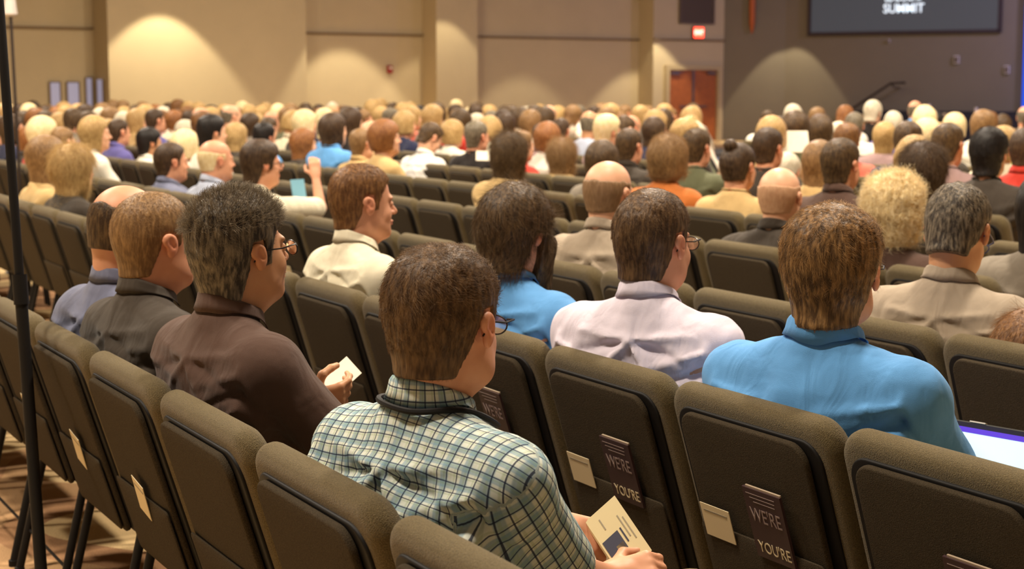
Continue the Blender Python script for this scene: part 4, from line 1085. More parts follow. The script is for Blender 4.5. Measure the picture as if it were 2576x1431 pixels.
# ------------------------------------------------------------------ the people nearest the camera
def wdir(ph, x, y, z):
    r = Matrix.Rotation(ph * D2R, 2) @ Vector((x, y)); return (r.x, r.y, z)
ST = lambda n, L, k=None, r=.00026: (n, L, k, r) if k else (n, L)
h_plaid = hero(0, 'A', 1100, 615, 44, 30, 'short', 'ash brown', 'plaid', 'person in teal and navy checked shirt with spectacles and black lanyard, holding an open booklet', 'the checked shirt',
     hpitch=-4, sw=.195, g=1.35, skin=1, hw=1.08, jowl=1, collar='shirt', sleeve=.72, wr=1.3, strand=(20000, .017, 'short'), specs=M_gframe, trou=M_trou[1], lanyard=True,
     arms={'R': ((.085, 2.72, .71), tuple(at(1530, 1452, 2.84))), 'L': ((-.10, 3.06, .76), tuple(at(1398, 1322, 2.92)))},
     hands={'R': (wdir(44, .95, .15, .16), wdir(44, -.1, .6, -.7), 1.0), 'L': (wdir(44, .85, .15, -.3), wdir(44, .1, .75, -.6), .95)}, seed=11)
h_brown = hero(0, 'A', 598, 476, 50, 48, 'brush', 'salt-and-pepper', 'brown', 'person in dark brown shirt with greying brushed-up hair and spectacles, holding a white card', 'the brown shirt',
     hpitch=6, sw=.185, g=1.05, skin=2, collar='shirt', long=False, sleeve=.8, wr=.8, strand=(20000, .022, 'brush'), specs=M_gframe, seed=23,
     arms={'R': ((-.42, 3.47, .80), (-.49, 3.76, .80))}, hands={'R': ((.25, .95, .12), (-.9, .2, .3), .7)})
h_black = hero(0, 'A', 388, 482, 52, 50, 'buzz', 'light brown', 'charcoal', 'person in dark charcoal shirt with cropped light brown hair, beside the brown-shirted spectacle wearer', 'the charcoal shirt',
     sw=.195, g=1.25, skin=1, hw=1.05, jowl=1, collar='shirt', sleeve=.8, wr=.8, strand=(16000, .007, 'buzz'), seed=31)
h_bb = hero(0, 'A', 312, 472, 46, 40, 'fringe', 'brown', 'slate blue', 'person in grey-blue shirt with balding head, mostly hidden behind the cropped-haired neighbour', 'the grey-blue shirt',
     hpitch=-16, fwd=-.0, sw=.185, g=1.15, skin=1, collar='shirt', sleeve=.8, strand=(8000, .008, 'buzz'), seed=37, hoff=-.0)
h_white = hero(1, 'A', 912, 412, 55, 66, 'short', 'chestnut', 'cream', 'person in cream collared shirt with short brown hair in profile, between empty chairs', 'the cream collared shirt',
     sw=.19, g=1.05, skin=1, collar='shirt', sleeve=.8, strand=(18000, .014, 'short'), seed=41)
h_beard = hero(1, 'A', 1288, 462, 40, 42, 'crown', 'brown', 'blue', 'person with full dark beard and mop of brown hair in bright blue shirt', 'the beard',
     hpitch=-6, sw=.185, g=1.0, skin=1, collar='shirt', sleeve=.8, wr=1.4, strand=(20000, .045, 'crown'), beard=(.085, .022), seed=43)
h_lav = hero(1, 'A', 1622, 474, 32, 40, 'short', 'ash brown', 'lavender', 'person in pale lavender dress shirt with neat tapered hair and thin spectacles', 'the lavender shirt',
     sw=.195, g=1.1, skin=1, hw=.98, collar='shirt', long=True, wr=1.5, strand=(20000, .013, 'short'), specs=M_gframe, seed=47)
h_polo = hero(1, 'A', 2072, 512, 36, 27, 'full', 'golden brown', 'blue', 'large person in bright blue polo shirt with thick reddish brown hair', 'the blue polo shirt',
     sw=.205, g=1.4, skin=1, hw=1.12, jowl=1, collar='polo', sleeve=.85, wr=1.2, strand=(26000, .024, 'full'), specs=M_gframe, seed=53, neckr=.064)
h_gg = hero(2, 'A', 2392, 472, 38, 34, 'short', 'salt-and-pepper', 'taupe', 'person in taupe shirt bending the head down, blue spectacles over one ear', 'the taupe shirt and blue spectacles',
     hpitch=-24, fwd=.03, sw=.20, g=1.2, skin=2, collar='shirt', long=True, strand=(18000, .013, 'short'), specs=M_gblue, seed=59)
h_bt = hero(2, 'A', 1520, 403, 36, 38, 'fringe', 'ash stubble', 'taupe', 'person with shiny bald crown in taupe collared shirt, behind the bearded one', 'the bald crown and taupe collar',
     sw=.19, g=1.15, fine=1, skin=0, collar='shirt', long=True, wr=1.3, seed=61)
h_b2 = hero(3, 'A', 1950, 420, 36, 30, 'fringe', 'stubble', 'charcoal', 'person with smooth bald head in dark grey-brown jacket', 'the smooth bald head',
     sw=.20, g=1.15, fine=1, skin=0, hw=1.05, collar='shirt', long=True, wr=1.4, seed=67)
h_curl = hero(3, 'A', 2232, 432, 34, 30, 'curly', 'pale blond', 'brown', 'person with a big head of pale blond curls', 'the pale blond curls',
     sw=.17, g=.95, fine=1, skin=0, collar='tee', strand=(7000, .035, 'curly', .0005), seed=71)
hero(3, 'A', 2612, 430, 30, 30, 'long', 'black', 'grey', 'person with long black hair and pale grey top at the picture edge', 'the long black hair', fine=1, sw=.18, collar='tee', long=True, seed=73)
kid = hero(2, 'A', 2585, 776, 40, 30, 'long', 'chestnut', 'olive', 'small person slouched low in a chair, only streaked brown hair showing', 'the streaked brown hair', fine=1, lock=1, hx=-.2, sw=.15, g=.8, drop=.06, collar='tee', strand=(9000, .05, 'long', .0004), seed=79)
# second distance
F1 = dict(fine=1)
h_fan = hero(2, 'A', 660, 350, 55, 62, 'full', 'dark brown', 'cream', 'person in cream T-shirt raising a hand with a blue sheet', 'the raised hand', sw=.19, g=1.1, skin=1, specs=M_gframe, collar='tee', sleeve=.7, seed=83,
     arms={'R': ((-1.16, 9.62, .83), (-1.20, 9.72, 1.02))}, hands={'R': ((-.35, .1, 1), (-.8, .5, 0), .5)}, **F1)
hero(2, 'A', 545, 352, 52, 58, 'fringe', 'pale blond', 'pale blue', 'person with thin pale hair in light blue shirt, left of the raised hand', 'the thin pale hair', skin=1, collar='shirt', **F1)
hero(2, 'A', 433, 358, 52, 60, 'short', 'dark brown', 'slate blue', 'person with short dark hair in slate blue shirt, left of the thin pale hair', 'the slate blue shirt', skin=1, collar='shirt', **F1)
hero(1, 'A', 188, 362, 52, 40, 'long', 'blond', 'charcoal', 'person with straight blond hair hanging down the back, dark sleeveless top', 'the straight blond hair', sw=.165, g=.85, collar='tee', sleeve=.2, strand=(9000, .08, 'long', .0005), **F1)
hero(1, 'A', 122, 340, 55, 46, 'long', 'light brown', 'tan', 'person with wavy light brown hair, just left of the straight blond hair', 'the wavy light brown hair', sw=.165, g=.85, collar='tee', **F1)
hero(1, 'A', 84, 316, 55, 60, 'short', 'auburn', 'charcoal', 'person with short reddish hair in dark grey jacket by the black stand', 'the reddish hair', collar='shirt', long=True, **F1)
hero(2, 'A', 245, 290, 55, 70, 'long', 'blond', 'white', 'person with shoulder-length golden hair seen in profile, white top', 'the golden hair profile', sw=.17, g=.9, skin=0, collar='tee', **F1)
hero(4, 'A', 1848, 358, 36, 42, 'bun', 'dark brown', 'tan', 'person with dark hair pinned up in a bun and beige top', 'the bun', sw=.165, g=.85, skin=1, collar='tee', strand=(6000, .02, 'long', .0004), **F1)
hero(4, 'A', 1672, 337, 36, 30, 'bob', 'light brown', 'orange', 'person with rounded light brown bob and orange patterned top', 'the rounded bob', sw=.175, collar='tee', strand=(12000, .05, 'bob', .0005), **F1)
hero(5, 'A', 1745, 322, 38, 40, 'short', 'brown', 'olive', 'person with short brown hair in faded green shirt', 'the faded green shirt', skin=1, collar='tee', hoff=-.1, strand=(6000, .015, 'short', .0005), **F1)
hero(5, 'A', 1924, 320, 38, 42, 'short', 'dark brown', 'charcoal', 'person with thick dark hair in dark shirt, above the smooth bald head', 'the thick dark hair', skin=1, collar='tee', strand=(6000, .018, 'full', .0005), **F1)
hero(4, 'A', 1972, 388, 38, 30, 'white', 'white', 'white light', 'person with white hair bowed low behind the smooth bald head', 'the bowed white hair', hpitch=-28, drop=-.03, collar='shirt', **F1)
hero(4, 'A', 2105, 347, 38, 44, 'short', 'brown', 'brown', 'person with short brown hair in brown shirt with dark collar', 'the brown shirt with dark collar', skin=1, sw=.20, g=1.1, collar='shirt', strand=(6000, .012, 'short', .0005), **F1)
hero(5, 'A', 2052, 352, 38, 30, 'long', 'light brown', 'tan', 'person with loose light brown hair left of the brown shirt', 'the loose light brown hair', sw=.165, collar='tee', **F1)
hero(4, 'A', 2310, 356, 38, 28, 'long', 'dark brown', 'charcoal', 'person with long straight very dark hair, right of the pale curls', 'the long straight dark hair', sw=.165, collar='tee', strand=(9000, .08, 'long', .0005), **F1)
hero(5, 'A', 2290, 340, 38, 28, 'bob', 'blond', 'yellow', 'person with yellow-blond hair just behind the long straight dark hair', 'the yellow-blond hair', sw=.165, collar='tee', **F1)
hero(4, 'A', 2474, 320, 36, 36, 'full', 'black', 'charcoal', 'person with short full black hair and speckled dark top', 'the speckled dark top', sw=.2, g=1.25, collar='tee', long=True, hoff=.05, strand=(6000, .03, 'full', .0005), **F1)
hero(6, 'A', 2370, 308, 34, 40, 'short', 'brown', 'mauve', 'person with short brown hair in mauve shirt', 'the mauve shirt', skin=1, collar='tee', hoff=-.6, **F1)
hero(5, 'A', 2562, 322, 34, 30, 'short', 'dark brown', 'red', 'person with dark hair in bright red shirt at the picture edge', 'the bright red shirt', collar='shirt', skin=1, sw=.19, **F1)
hero(4, 'A', 1277, 332, 40, 30, 'long', 'brown', 'tan', 'person with long brown hair over the shoulders, above the mop of brown hair', 'the long brown hair', sw=.17, collar='tee', hoff=-.6, strand=(9000, .08, 'long', .0005), **F1)
hero(4, 'A', 1410, 347, 40, 32, 'long', 'light brown', 'tan', 'person with long streaked brown hair, left of the bald crown', 'the long streaked hair', sw=.17, collar='tee', hoff=-.4, strand=(9000, .08, 'long', .0005), **F1)
hero(5, 'A', 1510, 352, 40, 36, 'bob', 'brown', 'grey', 'person with short rounded brown hair above the bald crown', 'the short rounded brown hair', sw=.165, collar='tee', hoff=-.4, **F1)
hero(5, 'A', 1577, 322, 38, 40, 'short', 'brown', 'charcoal', 'person with neat brown hair and dark collar, left of the rounded bob', 'the neat brown hair and dark collar', skin=1, collar='shirt', **F1)
hero(5, 'A', 1197, 304, 42, 46, 'short', 'grey', 'black', 'person with greying cropped hair in black shirt', 'the black shirt', skin=1, sw=.19, g=1.1, collar='tee', long=True, **F1)
hero(6, 'A', 1374, 306, 40, 36, 'bob', 'auburn', 'white', 'person with orange-gold short hair in pale top', 'the orange-gold hair', sw=.165, collar='tee', hoff=-.3, **F1)
h_hunch = hero(5, 'A', 1082, 312, 48, 58, 'short', 'brown', 'white light', 'person in white long-sleeved shirt hunched forward, head bowed', 'the hunched white shirt', hpitch=-34, fwd=.12, sw=.2, g=1.15, skin=0, collar='shirt', long=True, hoff=-.25, **F1)
hero(6, 'A', 1138, 300, 45, 50, 'bob', 'blond', 'white', 'person with fair hair in white top, right of the hunched white shirt', 'the fair hair and white top', collar='tee', **F1)
hero(5, 'A', 838, 305, 50, 46, 'fringe', 'white', 'mauve', 'person with balding grey head in pinkish checked shirt', 'the pinkish checked shirt', skin=1, sw=.19, g=1.1, collar='shirt', hoff=-.6, **F1)
hero(5, 'A', 894, 300, 50, 40, 'bob', 'light brown', 'coral', 'person with light brown hair and bare-shouldered peach top', 'the peach top', collar='tee', sleeve=.2, hoff=-.4, **F1)
hero(5, 'A', 948, 320, 50, 40, 'bob', 'brown', 'cream', 'person with short brown hair in cream top, left of the hunched white shirt', 'the short brown hair and cream top', collar='tee', hoff=-.3, **F1)
hero(4, 'A', 765, 322, 50, 55, 'long', 'auburn', 'charcoal', 'person with orange-red hair behind the raised hand', 'the orange-red hair', collar='tee', sw=.165, **F1)
hero(4, 'A', 598, 308, 50, 40, 'long', 'blond', 'charcoal', 'person with long sandy hair behind the thin pale hair', 'the long sandy hair', collar='tee', **F1)
hero(3, 'A', 470, 325, 50, 40, 'bob', 'pale blond', 'white', 'person with pale blond bob above the slate blue shirt', 'the pale blond bob', collar='tee', **F1)
hero(3, 'A', 380, 320, 50, 60, 'full', 'black', 'white', 'person with black hair in white shirt at the left side', 'the black hair and white shirt', collar='shirt', skin=2, **F1)
# block B, under the screen
BL = [(1990, 262, 38, 'white', 'white', 'coral'), (2052, 270, 34, 'full', 'light brown', 'white'), (2120, 267, 36, 'short', 'auburn', 'white light'), (2153, 286, 30, 'bob', 'light brown', 'tan'),
      (2190, 252, 40, 'crown', 'white', 'black'), (2240, 280, 40, 'white', 'white', 'violet'), (2299, 254, 34, 'fringe', 'grey', 'blue'), (2324, 266, 45, 'bob', 'pale blond', 'white'),
      (2397, 284, 44, 'bob', 'pale blond', 'grey'), (2466, 276, 48, 'long', 'light brown', 'white'), (2572, 268, 36, 'fringe', 'grey', 'cream'), (2283, 306, 60, 'full', 'brown', 'navy'), (2215, 300, 34, 'short', 'brown', 'navy')]
WORDS = {'white': 'white-haired', 'fringe': 'balding'}
SAY = ['person with snowy white hair in coral top, left of those under the screen', 'person with fluffy light brown hair in white top, near the snowy white hair', 'person with reddish short hair in white shirt, bowed by the stair handrail',
       'person with light brown bob beside the reddish-haired one in white', 'person with wild white hair in black jacket below the stair handrail', 'person with white hair in violet-blue shirt', 'person with bald head in blue shirt under the screen',
       'person with pale blond bob and white top under the screen', 'person with pale blond bob and grey top, nearest the slim white posts', 'person with long light brown hair in white, before the stage', 'balding person in cream shirt beside the blue backdrop',
       'person with full brown hair in navy top, before the pale blond bobs', 'person with short brown hair in navy shirt, before the violet-blue shirt']
for (px, ty, w, sty, hr_, sh_), say in zip(BL, SAY):
    d = .165 * FPX / w; a = (px - CX) / FPX; c = NB.dot(Vector((a * d, d))) - cb - RAILC; k = max(0, min(9, round(c / .98)))
    hero(k, 'B', px, ty, 14 + (px % 5) * 4, 20 + (px % 7) * 4, sty, hr_, sh_, say, say.replace('person with ', '').replace('person ', '').split(',')[0].split(' below ')[0].split(' beside ')[0], hpitch=-6 if px != 2120 else -24, skin=px % 3, fine=0, collar='shirt' if px % 2 else 'tee')
# ------------------------------------------------------------------ which seats are taken; the rest of the audience
def seat_of(q):
    best = min((s for s in seats if s['block'] == q['block'] and s['row'] == q['row']), key=lambda s: (s['P'] - Vector((q['P'].x, q['P'].y))).length, default=None)
    return best
for q in placed:
    s = seat_of(q)
    if s is not None and (s['P'] - Vector((q['P'].x, q['P'].y))).length < .6: s.setdefault('who', q)
random.seed(4)
POSES = []
for (hy, hp, fw, dr) in ((0.0, 0, 0, 0), (.30, -.12, .0, 0), (-.25, .05, -.02, 0), (.05, -.45, .05, .0)):
    K = skeleton(1.27, .178, 1.05, fw, dr, hy, hp); V, Q, T = skin_mesh(K, .0088, fine=0)
    body = mesh_np('person', V, Q, [SKIN[0]], attrs={'tint': ('FLOAT_COLOR', T)})
    hairs = {}
    for st in ('short', 'full', 'fringe', 'crown', 'long', 'bob', 'white', 'curly'):
        V, Q = hair_geo(st, .010, K['M'], 17 + len(hairs)); hairs[st] = mesh_np('hair', V, Q, [HAIR['brown']])
    tops = []
    for ln, co in ((False, 'tee'), (True, 'shirt')):
        V, Q, UV, GS = shirt_mesh(K, .6, .012, .019, 5, 1.2, ln, neckcut=.012 if co == 'tee' else 0); V2, Q2, U2 = collar_mesh(K, co)
        tops.append(mesh_np('shirt', np.concatenate([V, V2]), np.concatenate([Q, Q2 + len(V)]), [CL['white']]))
    V, Q = trousers_mesh(K, .026); POSES.append((body, hairs, tops, mesh_np('trousers', V, Q, [M_trou[0]])))
CACHE = {}
def part(name, me, m, parent=None):
    k = (me.name, m.name)
    if k not in CACHE:
        c = me.copy(); c.materials.clear(); c.materials.append(m); CACHE[k] = c
    return link(name, CACHE[k], parent)
LOOKS = [('full', 'pale blond', 3), ('bob', 'pale blond', 3), ('bob', 'blond', 9), ('long', 'blond', 8), ('long', 'light brown', 7), ('short', 'brown', 9), ('short', 'dark brown', 7), ('short', 'light brown', 6),
         ('full', 'chestnut', 5), ('fringe', 'grey', 6), ('white', 'white', 4), ('short', 'grey', 5), ('bob', 'brown', 6), ('long', 'dark brown', 4), ('full', 'black', 3), ('bob', 'auburn', 2), ('crown', 'light brown', 3), ('curly', 'pale blond', 1)]
TOPS = [('white', 9), ('cream', 7), ('pale blue', 6), ('coral', 3), ('taupe', 4), ('charcoal', 5), ('black', 5), ('navy', 4), ('blue', 1), ('grey', 4), ('tan', 5), ('mauve', 3), ('olive', 2), ('yellow', 2), ('red', 1), ('violet', 1)]
HW = {'full': 'full %s hair', 'bob': 'bobbed %s hair', 'long': 'long %s hair', 'short': 'short %s hair', 'fringe': 'balding %s head', 'white': 'short %s hair', 'crown': 'tousled %s hair', 'curly': 'curly %s hair'}
def pick(L):
    r = random.uniform(0, sum(x[-1] for x in L))
    for x in L:
        r -= x[-1]
        if r <= 0: return x
    return L[-1]
def zone(px):
    for lim, z in ((290, 'by the slit windows'), (776, 'before the broad pillar'), (1075, 'before the alarm bay'), (1205, 'before the narrow pillar'),
                   (1640, 'before the plain bay'), (1815, 'below the exit sign'), (2030, 'below the orange pole')):
        if px < lim: return z
    return 'below the screen'
cand = []
for s in seats:
    if 'who' in s: continue
    P = s['P']; px = CX + FPX * P.x / P.y; s['px'] = px
    if s['block'] == 'A':
        far = P.y > (13.2 if px < 1000 else 12.6)
        if not far: continue
    elif P.y < 11.4: continue
    if min([(Vector((q['P'].x, q['P'].y)) - P).length for q in placed] or [9]) < .47: continue
    if random.random() < .93 if P.y > 16 else random.random() < .86: cand.append(s)
cand.sort(key=lambda s: s['P'].y); NCR = max(0, 298 - len(placed)); print('crowd', len(cand), 'of', NCR)
if len(cand) > NCR:                                                # thin out evenly the far rows
    near = [s for s in cand if s['P'].y < 18]; fr = [s for s in cand if s['P'].y >= 18]; random.shuffle(fr); cand = near + fr[:max(0, NCR - len(near))]
crowd = []
for s in cand:
    st, hc, _ = pick(LOOKS); tp, _ = pick(TOPS); P = s['P']; pi = random.choices((0, 1, 2, 3), (5, 3, 3, 1))[0]; body, hairs, tops, trs = POSES[pi]
    o = part('person', body, random.choice(SKIN[:3] + SKIN[:2])); o.location = (P.x, P.y, 0)
    o.rotation_euler = (0, 0, s['yaw'] + random.uniform(-.05, .45 if s['block'] == 'A' else .12)); k = random.uniform(.96, 1.05); o.scale = (k, k, k * random.uniform(.98, 1.02))
    part('hair', hairs[st], HAIR[hc], o); part('shirt', random.choice(tops), CL[tp], o); part('trousers', trs, random.choice(M_trou), o); link('shoes', ME_SHOE, o)
    core = '%s, %s top, %s' % (HW[st] % hc, tp, zone(s['px']))
    s['who'] = dict(P=P, row=s['row'], block=s['block'], o=o, core=core, px=s['px']); crowd.append(s['who'])
ORD = ['leftmost', 'second from left', 'third from left', 'fourth from left', 'fifth from left', 'sixth from left', 'seventh from left', 'eighth from left', 'ninth from left', 'tenth from left', 'eleventh from left', 'twelfth from left']
by = {}
for q in crowd: by.setdefault(q['core'], []).append(q)
NUM = {2: 'two', 3: 'three', 4: 'four', 5: 'five', 6: 'six'}
for core, L in by.items():
    L.sort(key=lambda q: q['px'])
    for i, q in enumerate(L):
        lb = 'person with ' + core
        od = '' if len(L) == 1 else ', ' + ('rightmost' if i == len(L) - 1 else ORD[i])
        lb += od
        tag(q['o'], lb, 'person', 'audience further back'); q['ref'] = core + od
for q in placed: q['o']['group'] = 'seated audience'
# chairs
def rank(n): return ['nearest row', 'second row', 'third row', 'fourth row', 'fifth row', 'sixth row', 'seventh row', 'eighth row'][n] if n < 8 else 'row %d from the camera' % (n + 1)
vis = [s for s in seats if s['P'].y > 1.2]; vis.sort(key=lambda s: (0 if 'who' in s else 1) * 0 + s['P'].y)
refs = {}
SMALL = {1: 'next to', 2: 'two seats from', 3: 'three seats from', 4: 'four seats from', 5: 'five seats from', 6: 'six seats from', 7: 'seven seats from', 8: 'eight seats from'}
n_ch = 0
for s in vis:
    P = s['P']; who = s.get('who')
    if who is None and P.y > 17: continue
    if n_ch >= 299: break
    px = CX + FPX * P.x / P.y
    if who is None and not (-120 - 1200 / P.y < px < 2720 + 1200 / P.y): continue
    o = (chair_full if P.y < 9.2 else chair_far)(P, s['yaw']); n_ch += 1; s['o'] = o
    if who is not None: lb = ('chair under ' if who.get('core') else 'padded chair under ') + who['ref']
    else:
        row = [t for t in seats if t['block'] == s['block'] and t['row'] == s['row'] and 'who' in t and not t['who'].get('core')]
        if row:
            t = min(row, key=lambda t: abs(t['j'] - s['j'])); dj = t['j'] - s['j']; side = 'right' if (dj > 0) == (s['block'] == 'A') else 'left'
            lb = 'empty chair %s %s, on the %s' % (SMALL.get(abs(dj), '%d seats from' % abs(dj)), t['who']['ref'].replace('the ', '', 1), side)
        else: lb = 'empty chair in the %s of the %s seats' % (rank(s['row']), 'left' if s['block'] == 'A' else 'right')
    refs.setdefault(lb, []).append((px, o))
for lb, L in refs.items():
    L.sort(key=lambda t: t[0])
    for i, (px, o) in enumerate(L):
        tag(o, lb + ('' if len(L) == 1 else ', ' + (ORD[i] if i < 12 else 'number %d from left' % (i + 1))), 'chair', 'upholstered chairs in rows')
print('placed', len(placed), 'crowd', len(crowd), 'chairs', n_ch)

# ------------------------------------------------------------------ papers, booklets and other small things
def slab(c1, c2, c3, th, name, m, parent=None, up=None):
    """thin sheet with corners c1, c2, c3 and c1 + c3 - c2, thickened away from its face"""
    c1, c2, c3 = Vector(c1), Vector(c2), Vector(c3); c4 = c1 + c3 - c2; n = (c2 - c1).cross(c3 - c2).normalized()
    if up is not None and n.dot(Vector(up)) < 0: n = -n
    V = [c1, c2, c3, c4] + [p - n * th for p in (c1, c2, c3, c4)]
    b = MB(); b.add(V, [(0, 1, 2, 3), (7, 6, 5, 4), (0, 4, 5, 1), (1, 5, 6, 2), (2, 6, 7, 3), (3, 7, 4, 0)])
    return b.build(name, m, parent, False), n
M_cover = mat('booklet_cover', (214, 196, 150), .45); M_ink = mat('print_dark', (44, 44, 66), .6); M_ink2 = mat('print_tan', (206, 176, 120), .6); M_ink3 = mat('print_grey', (150, 138, 116), .6)
def sub(c1, c2, c3, u0, u1, v0, v1, n, name, m, parent, e=.0008):
    a = c2 - c1; b = c3 - c2; q = c1 + a * u0 + b * v0 + n * e
    slab(q, q + a * (u1 - u0), q + a * (u1 - u0) + b * (v1 - v0), .0004, name, m, parent, n)
# booklet held by the person in the checked shirt
c1, c2, c3 = at(1472, 1312, 2.93), at(1546, 1246, 2.99), at(1640, 1384, 2.92)
bk = tag(empty('booklet', c1), 'open cream booklet with small dark photographs, held by the person in the checked shirt', 'booklet')
o_ = Vector(c1); C1, C2, C3 = Vector((0, 0, 0)), c2 - o_, c3 - o_
s_, n_ = slab(C1, C2, C3, .006, 'cover', M_cover, bk, (0, -1, 1))
for (u0, u1, v0, v1, m, nm) in ((.05, .55, .42, .72, M_ink, 'photograph'), (.02, .30, .70, .96, M_ink, 'photograph'), (.30, .52, .60, .90, M_ink2, 'photograph'), (.62, .66, .42, .66, M_ink, 'print'), (.74, .77, .25, .62, M_ink3, 'print'), (.84, .87, .32, .70, M_ink3, 'print'), (.30, .33, .12, .30, M_ink3, 'print')):
    sub(C1, C2, C3, u0, u1, v0, v1, n_, nm, m, bk)
d1, d2, d3 = at(1404, 1374, 2.86) - o_, at(1480, 1352, 2.92) - o_, at(1516, 1452, 2.84) - o_
slab(d1, d2, d3, .003, 'page', M_paper, bk, (0, -1, 1))
# card held by the brown shirted person
c1, c2, c3 = at(796, 962, 3.86), at(872, 896, 3.98), at(910, 938, 3.94); o_ = Vector(c1)
cdp = tag(empty('card', c1), 'white card with a line of dark print, held by the person in the brown shirt', 'card')
s_, n_ = slab(Vector((0, 0, 0)), c2 - o_, c3 - o_, .002, 'sheet', M_paper, cdp, (0, -1, 1))
sub(Vector((0, 0, 0)), c2 - o_, c3 - o_, .1, .8, .72, .80, n_, 'print', mat('print_brown', (90, 50, 40), .6), cdp)
# blue sheet in the raised hand
wl = at(752, 486, 9.66); x_ = Vector((.62, -.2, .05)).normalized(); z_ = Vector((-.15, .1, 1)).normalized()
tag(slab(wl - x_ * .045 - z_ * .085, wl + x_ * .045 - z_ * .085, wl + x_ * .045 + z_ * .085, .003, 'paper_sheet', mat('blue_paper', (130, 190, 220), .7), None, (0, -1, 0))[0], 'light blue paper in the raised hand of the person in cream T-shirt', 'paper')
# what sticks out of the pockets on the chair backs
M_bkl = mat('booklet_plum', (64, 44, 48), .4); M_let = mat('booklet_lettering', (150, 130, 124), .6); M_card = mat('pocket_card', (222, 204, 166), .7); M_edge = mat('booklet_edge', (176, 156, 132), .6)
def in_chair(s): return Matrix.Translation((s['P'].x, s['P'].y, 0)) @ Matrix.Rotation(s['yaw'], 4, 'Z') @ LM
def near_seat(row, t): return min((s for s in seats if s['block'] == 'A' and s['row'] == row), key=lambda s: abs(s['t'] - t))
def pocket_card(s, x, z0, w, h, lb, m=M_card, rot=0):
    o = tag(empty('card', (0, 0, 0)), lb, 'card', 'cards in the chair pockets'); o.matrix_world = in_chair(s) @ Matrix.Translation((x, -.072, z0)) @ Matrix.Rotation(rot, 4, 'Y')
    MB().box((0, 0, h / 2), (w, .0016, h)).build('sheet', m, o, False); MB().box((0, -.0012, h * .8), (w * .8, .0006, h * .05)).build('print', M_ink3, o, False)
def pocket_booklet(s, x, z0, lb, letters=True):
    o = tag(empty('booklet', (0, 0, 0)), lb, 'booklet', 'booklets in the chair pockets'); o.matrix_world = in_chair(s) @ Matrix.Translation((x, -.0745, z0))
    w, h = .125, .165
    MB().box((0, .002, h / 2), (w, .006, h)).build('cover', M_bkl, o, False)
    MB().box((.004, .004, h + .002), (w - .01, .004, .004)).build('page_edge', M_edge, o, False)
    for k in range(3): MB().box((-.005 + k * .004, -.0016, h - .012 - k * .009), (w - .03 - .012 * k, .0006, .0016)).build('rule', M_let, o, False)
    if letters:
        text("WE'RE", .046, M_let, o, (0, -.0018, h * .62), name='lettering', ext=.0004, sx=.78)
        text("YOU'RE", .038, M_card, o, (.004, -.0018, h * .16), name='lettering', ext=.0004, sx=.82)
chA, chB, chC, chP = near_seat(1, -3.19), near_seat(1, -2.62), near_seat(1, -2.05), near_seat(1, -3.76)
pocket_booklet(chA, .075, .19, "plum booklet lettered WE'RE in the chair pocket behind the lavender shirt")
pocket_card(chA, -.13, .19, .105, .08, 'cream card in the chair pocket behind the lavender shirt')
pocket_booklet(chB, .065, .19, "plum booklet lettered WE'RE in the chair pocket behind the blue polo shirt")
pocket_card(chB, -.13, .19, .105, .08, 'cream card in the chair pocket behind the blue polo shirt')
pocket_booklet(chC, .08, .19, 'plum booklet at the bottom right corner, chair pocket right of the blue polo shirt')
pocket_card(chC, -.15, .17, .105, .085, 'cream card in the chair pocket at the bottom right corner')
pocket_booklet(chP, .03, .21, 'reddish plum booklet in the chair pocket beside the checked shirt', True)
for t, px_ in ((-4.86, 'leftmost of those in the nearest row'), (-4.28, 'behind the charcoal shirt, nearest row'), (-3.69, 'in the nearest row, directly behind the brown shirt')):
    s = near_seat(0, t); pocket_card(s, .03, .17, .075, .095, 'cream card in a chair pocket, ' + px_, rot=.25)
for t, lb in ((-7.9, 'pale card in the third row chair pocket behind the empty seats'), (-7.3, 'pale card in the third row, second of the empty seats')):
    pocket_card(near_seat(2, t), .0, .17, .10, .07, lb)
for t, lb in ((-8.2, 'pale card in the left of two empty chairs behind the cream collared shirt'), (-7.6, 'pale card in the right of two empty chairs behind the cream collared shirt')):
    pocket_card(near_seat(3, t), .05, .17, .12, .05, lb)
# laptop on the blue polo wearer's knees
M_lap = mat('laptop_shell', (120, 112, 96), .35, metal=.5); M_bez = mat('laptop_bezel', (30, 20, 40), .4)
M_lcd = mat('laptop_screen', (200, 224, 232), .3, emis=((196, 220, 228), .78)); M_lcdp = mat('laptop_screen_band', (80, 50, 180), .3, emis=((84, 56, 190), .75)); M_keys = mat('laptop_keys', (26, 26, 28), .5)
L0 = at(2392, 1052, 3.62); dirx = Vector((math.cos(math.radians(47)), -math.sin(math.radians(47)), 0)); fw = Vector((dirx.y * -1, dirx.x, 0))
lp = tag(empty('laptop', (0, 0, 0)), 'open laptop with bright pale screen on the lap right of the blue polo shirt', 'laptop')
tl = math.radians(20); LWd, LHt = .36, .235
upv = (Vector((0, 0, math.cos(tl))) + fw * math.sin(tl))
orig = Vector(L0) + dirx * LWd / 2 - upv * LHt
lp.location = orig; lp.rotation_euler = (0, 0, math.atan2(dirx.y, dirx.x))
RX = Matrix.Rotation(-tl, 3, 'X')
MB().box(RX @ Vector((0, .004, LHt / 2)), (LWd, .006, LHt), RX).build('lid', M_lap, lp, False)
MB().box(RX @ Vector((0, -.0005, LHt / 2)), (LWd - .006, .003, LHt - .006), RX).build('bezel', M_bez, lp, False)
MB().box(RX @ Vector((0, -.0028, LHt / 2 - .008)), (LWd - .022, .002, LHt - .036), RX).build('screen', M_lcd, lp, False)
MB().box(RX @ Vector((0, -.0036, LHt - .020)), (LWd - .022, .002, .012), RX).build('screen_band', M_lcdp, lp, False)
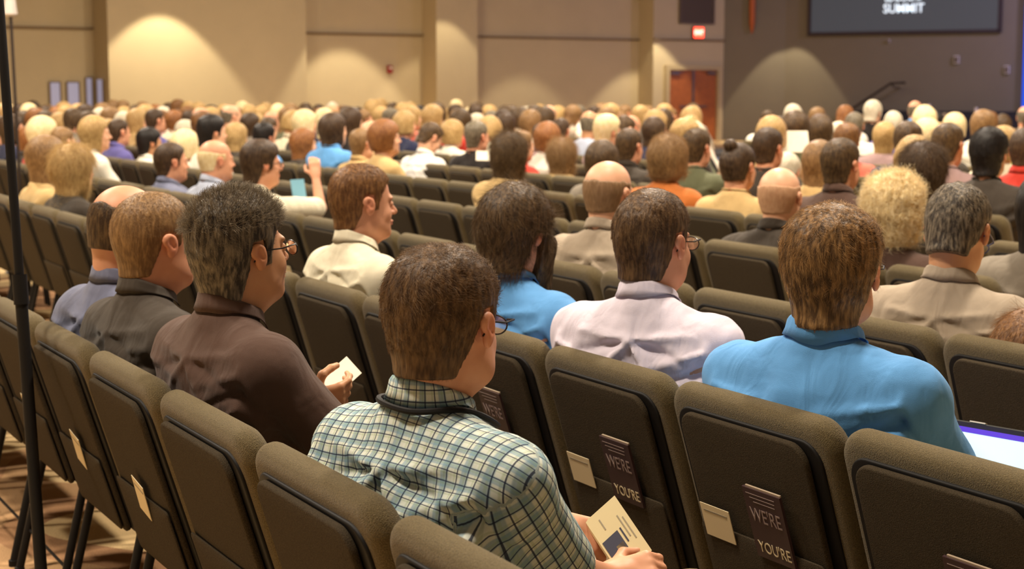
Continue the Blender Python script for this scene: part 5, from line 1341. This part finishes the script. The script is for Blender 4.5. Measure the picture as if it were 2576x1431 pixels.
for x in (-.11, .10): MB().box(RX @ Vector((x, .002, LHt + .001)), (.04, .008, .003), RX).build('lid_catch', M_paper, lp, False)
MB().box((0, -.12, -.008), (LWd, .235, .014)).build('base', M_lap, lp, False)
m = MB()
for r in range(5):
    for k in range(13): m.box((-.145 + k * .024, -.045 - r * .021, .0005), (.02, .017, .003))
m.build('keyboard', M_keys, lp, False); MB().box((0, -.19, .0), (.09, .06, .002)).build('touchpad', M_bez, lp, False)
# stands at the left edge
pb = at(103, 1431, 4.15); pt = at(-2, 0, 4.3); dz = (pt - pb).normalized()
st = tag(empty('pole_stand', (pb.x, pb.y, 0)), 'tall black pole of a floor stand crossing the left edge', 'stand')
o_ = Vector((pb.x, pb.y, 0)); P0 = pb - dz * (pb.z / dz.z) - o_; P1 = pt + dz * .5 - o_
MB().tube([P0 + dz * .015, P0 + (P1 - P0) * .45], .0165, 14).build('pole', M_black, st); MB().tube([P0 + (P1 - P0) * .44, P1], .0125, 14).build('upper_pole', M_black, st)
q = P0 + (P1 - P0) * .45; MB().tube([q - dz * .05, q + dz * .03], .020, 14).build('collar', M_black, st)
MB().lathe([(0, .014), (.03, .03), (.12, .012), (.125, 0), (0, 0)], 28, (P0.x, P0.y, 0)).build('base', M_black, st)
a_, b_ = at(40, 330, 13.4), at(27, 42, 13.4); c_ = at(18, -25, 13.4); g0 = Vector((a_.x + .03, a_.y, 0)); b_.y = a_.y
ls = tag(empty('cone_lamp_stand', g0), 'slim dark stand topped with a white cone, behind the black pole', 'stand')
MB().tube([(0, 0, 0), b_ - g0], .013, 10).build('pole', M_rail, ls)
tp = b_ - g0; MB().lathe([(.03, 0), (.055, .02), (.045, .12), (.02, .30), (.0, .31)], 18, tp).build('cone', M_wf, ls); MB().lathe([(0, .02), (.16, .012), (.16, 0), (0, 0)], 20).build('base', M_rail, ls)
# loose sheets among the audience
for (px, py, Y, w, h, lb) in ((1998, 356, 12.2, .22, .16, 'white papers held up below the orange pole'), (1218, 392, 12.6, .13, .07, 'small white sheet beside the black shirt with greying hair')):
    P = at(px, py, Y); tag(slab(P - Vector((w / 2, 0, h / 2)), P + Vector((w / 2, -.06, -h / 2)), P + Vector((w / 2, .05, h / 2)), .003, 'paper_sheet', M_paper, None, (0, -1, .3))[0], lb, 'paper')
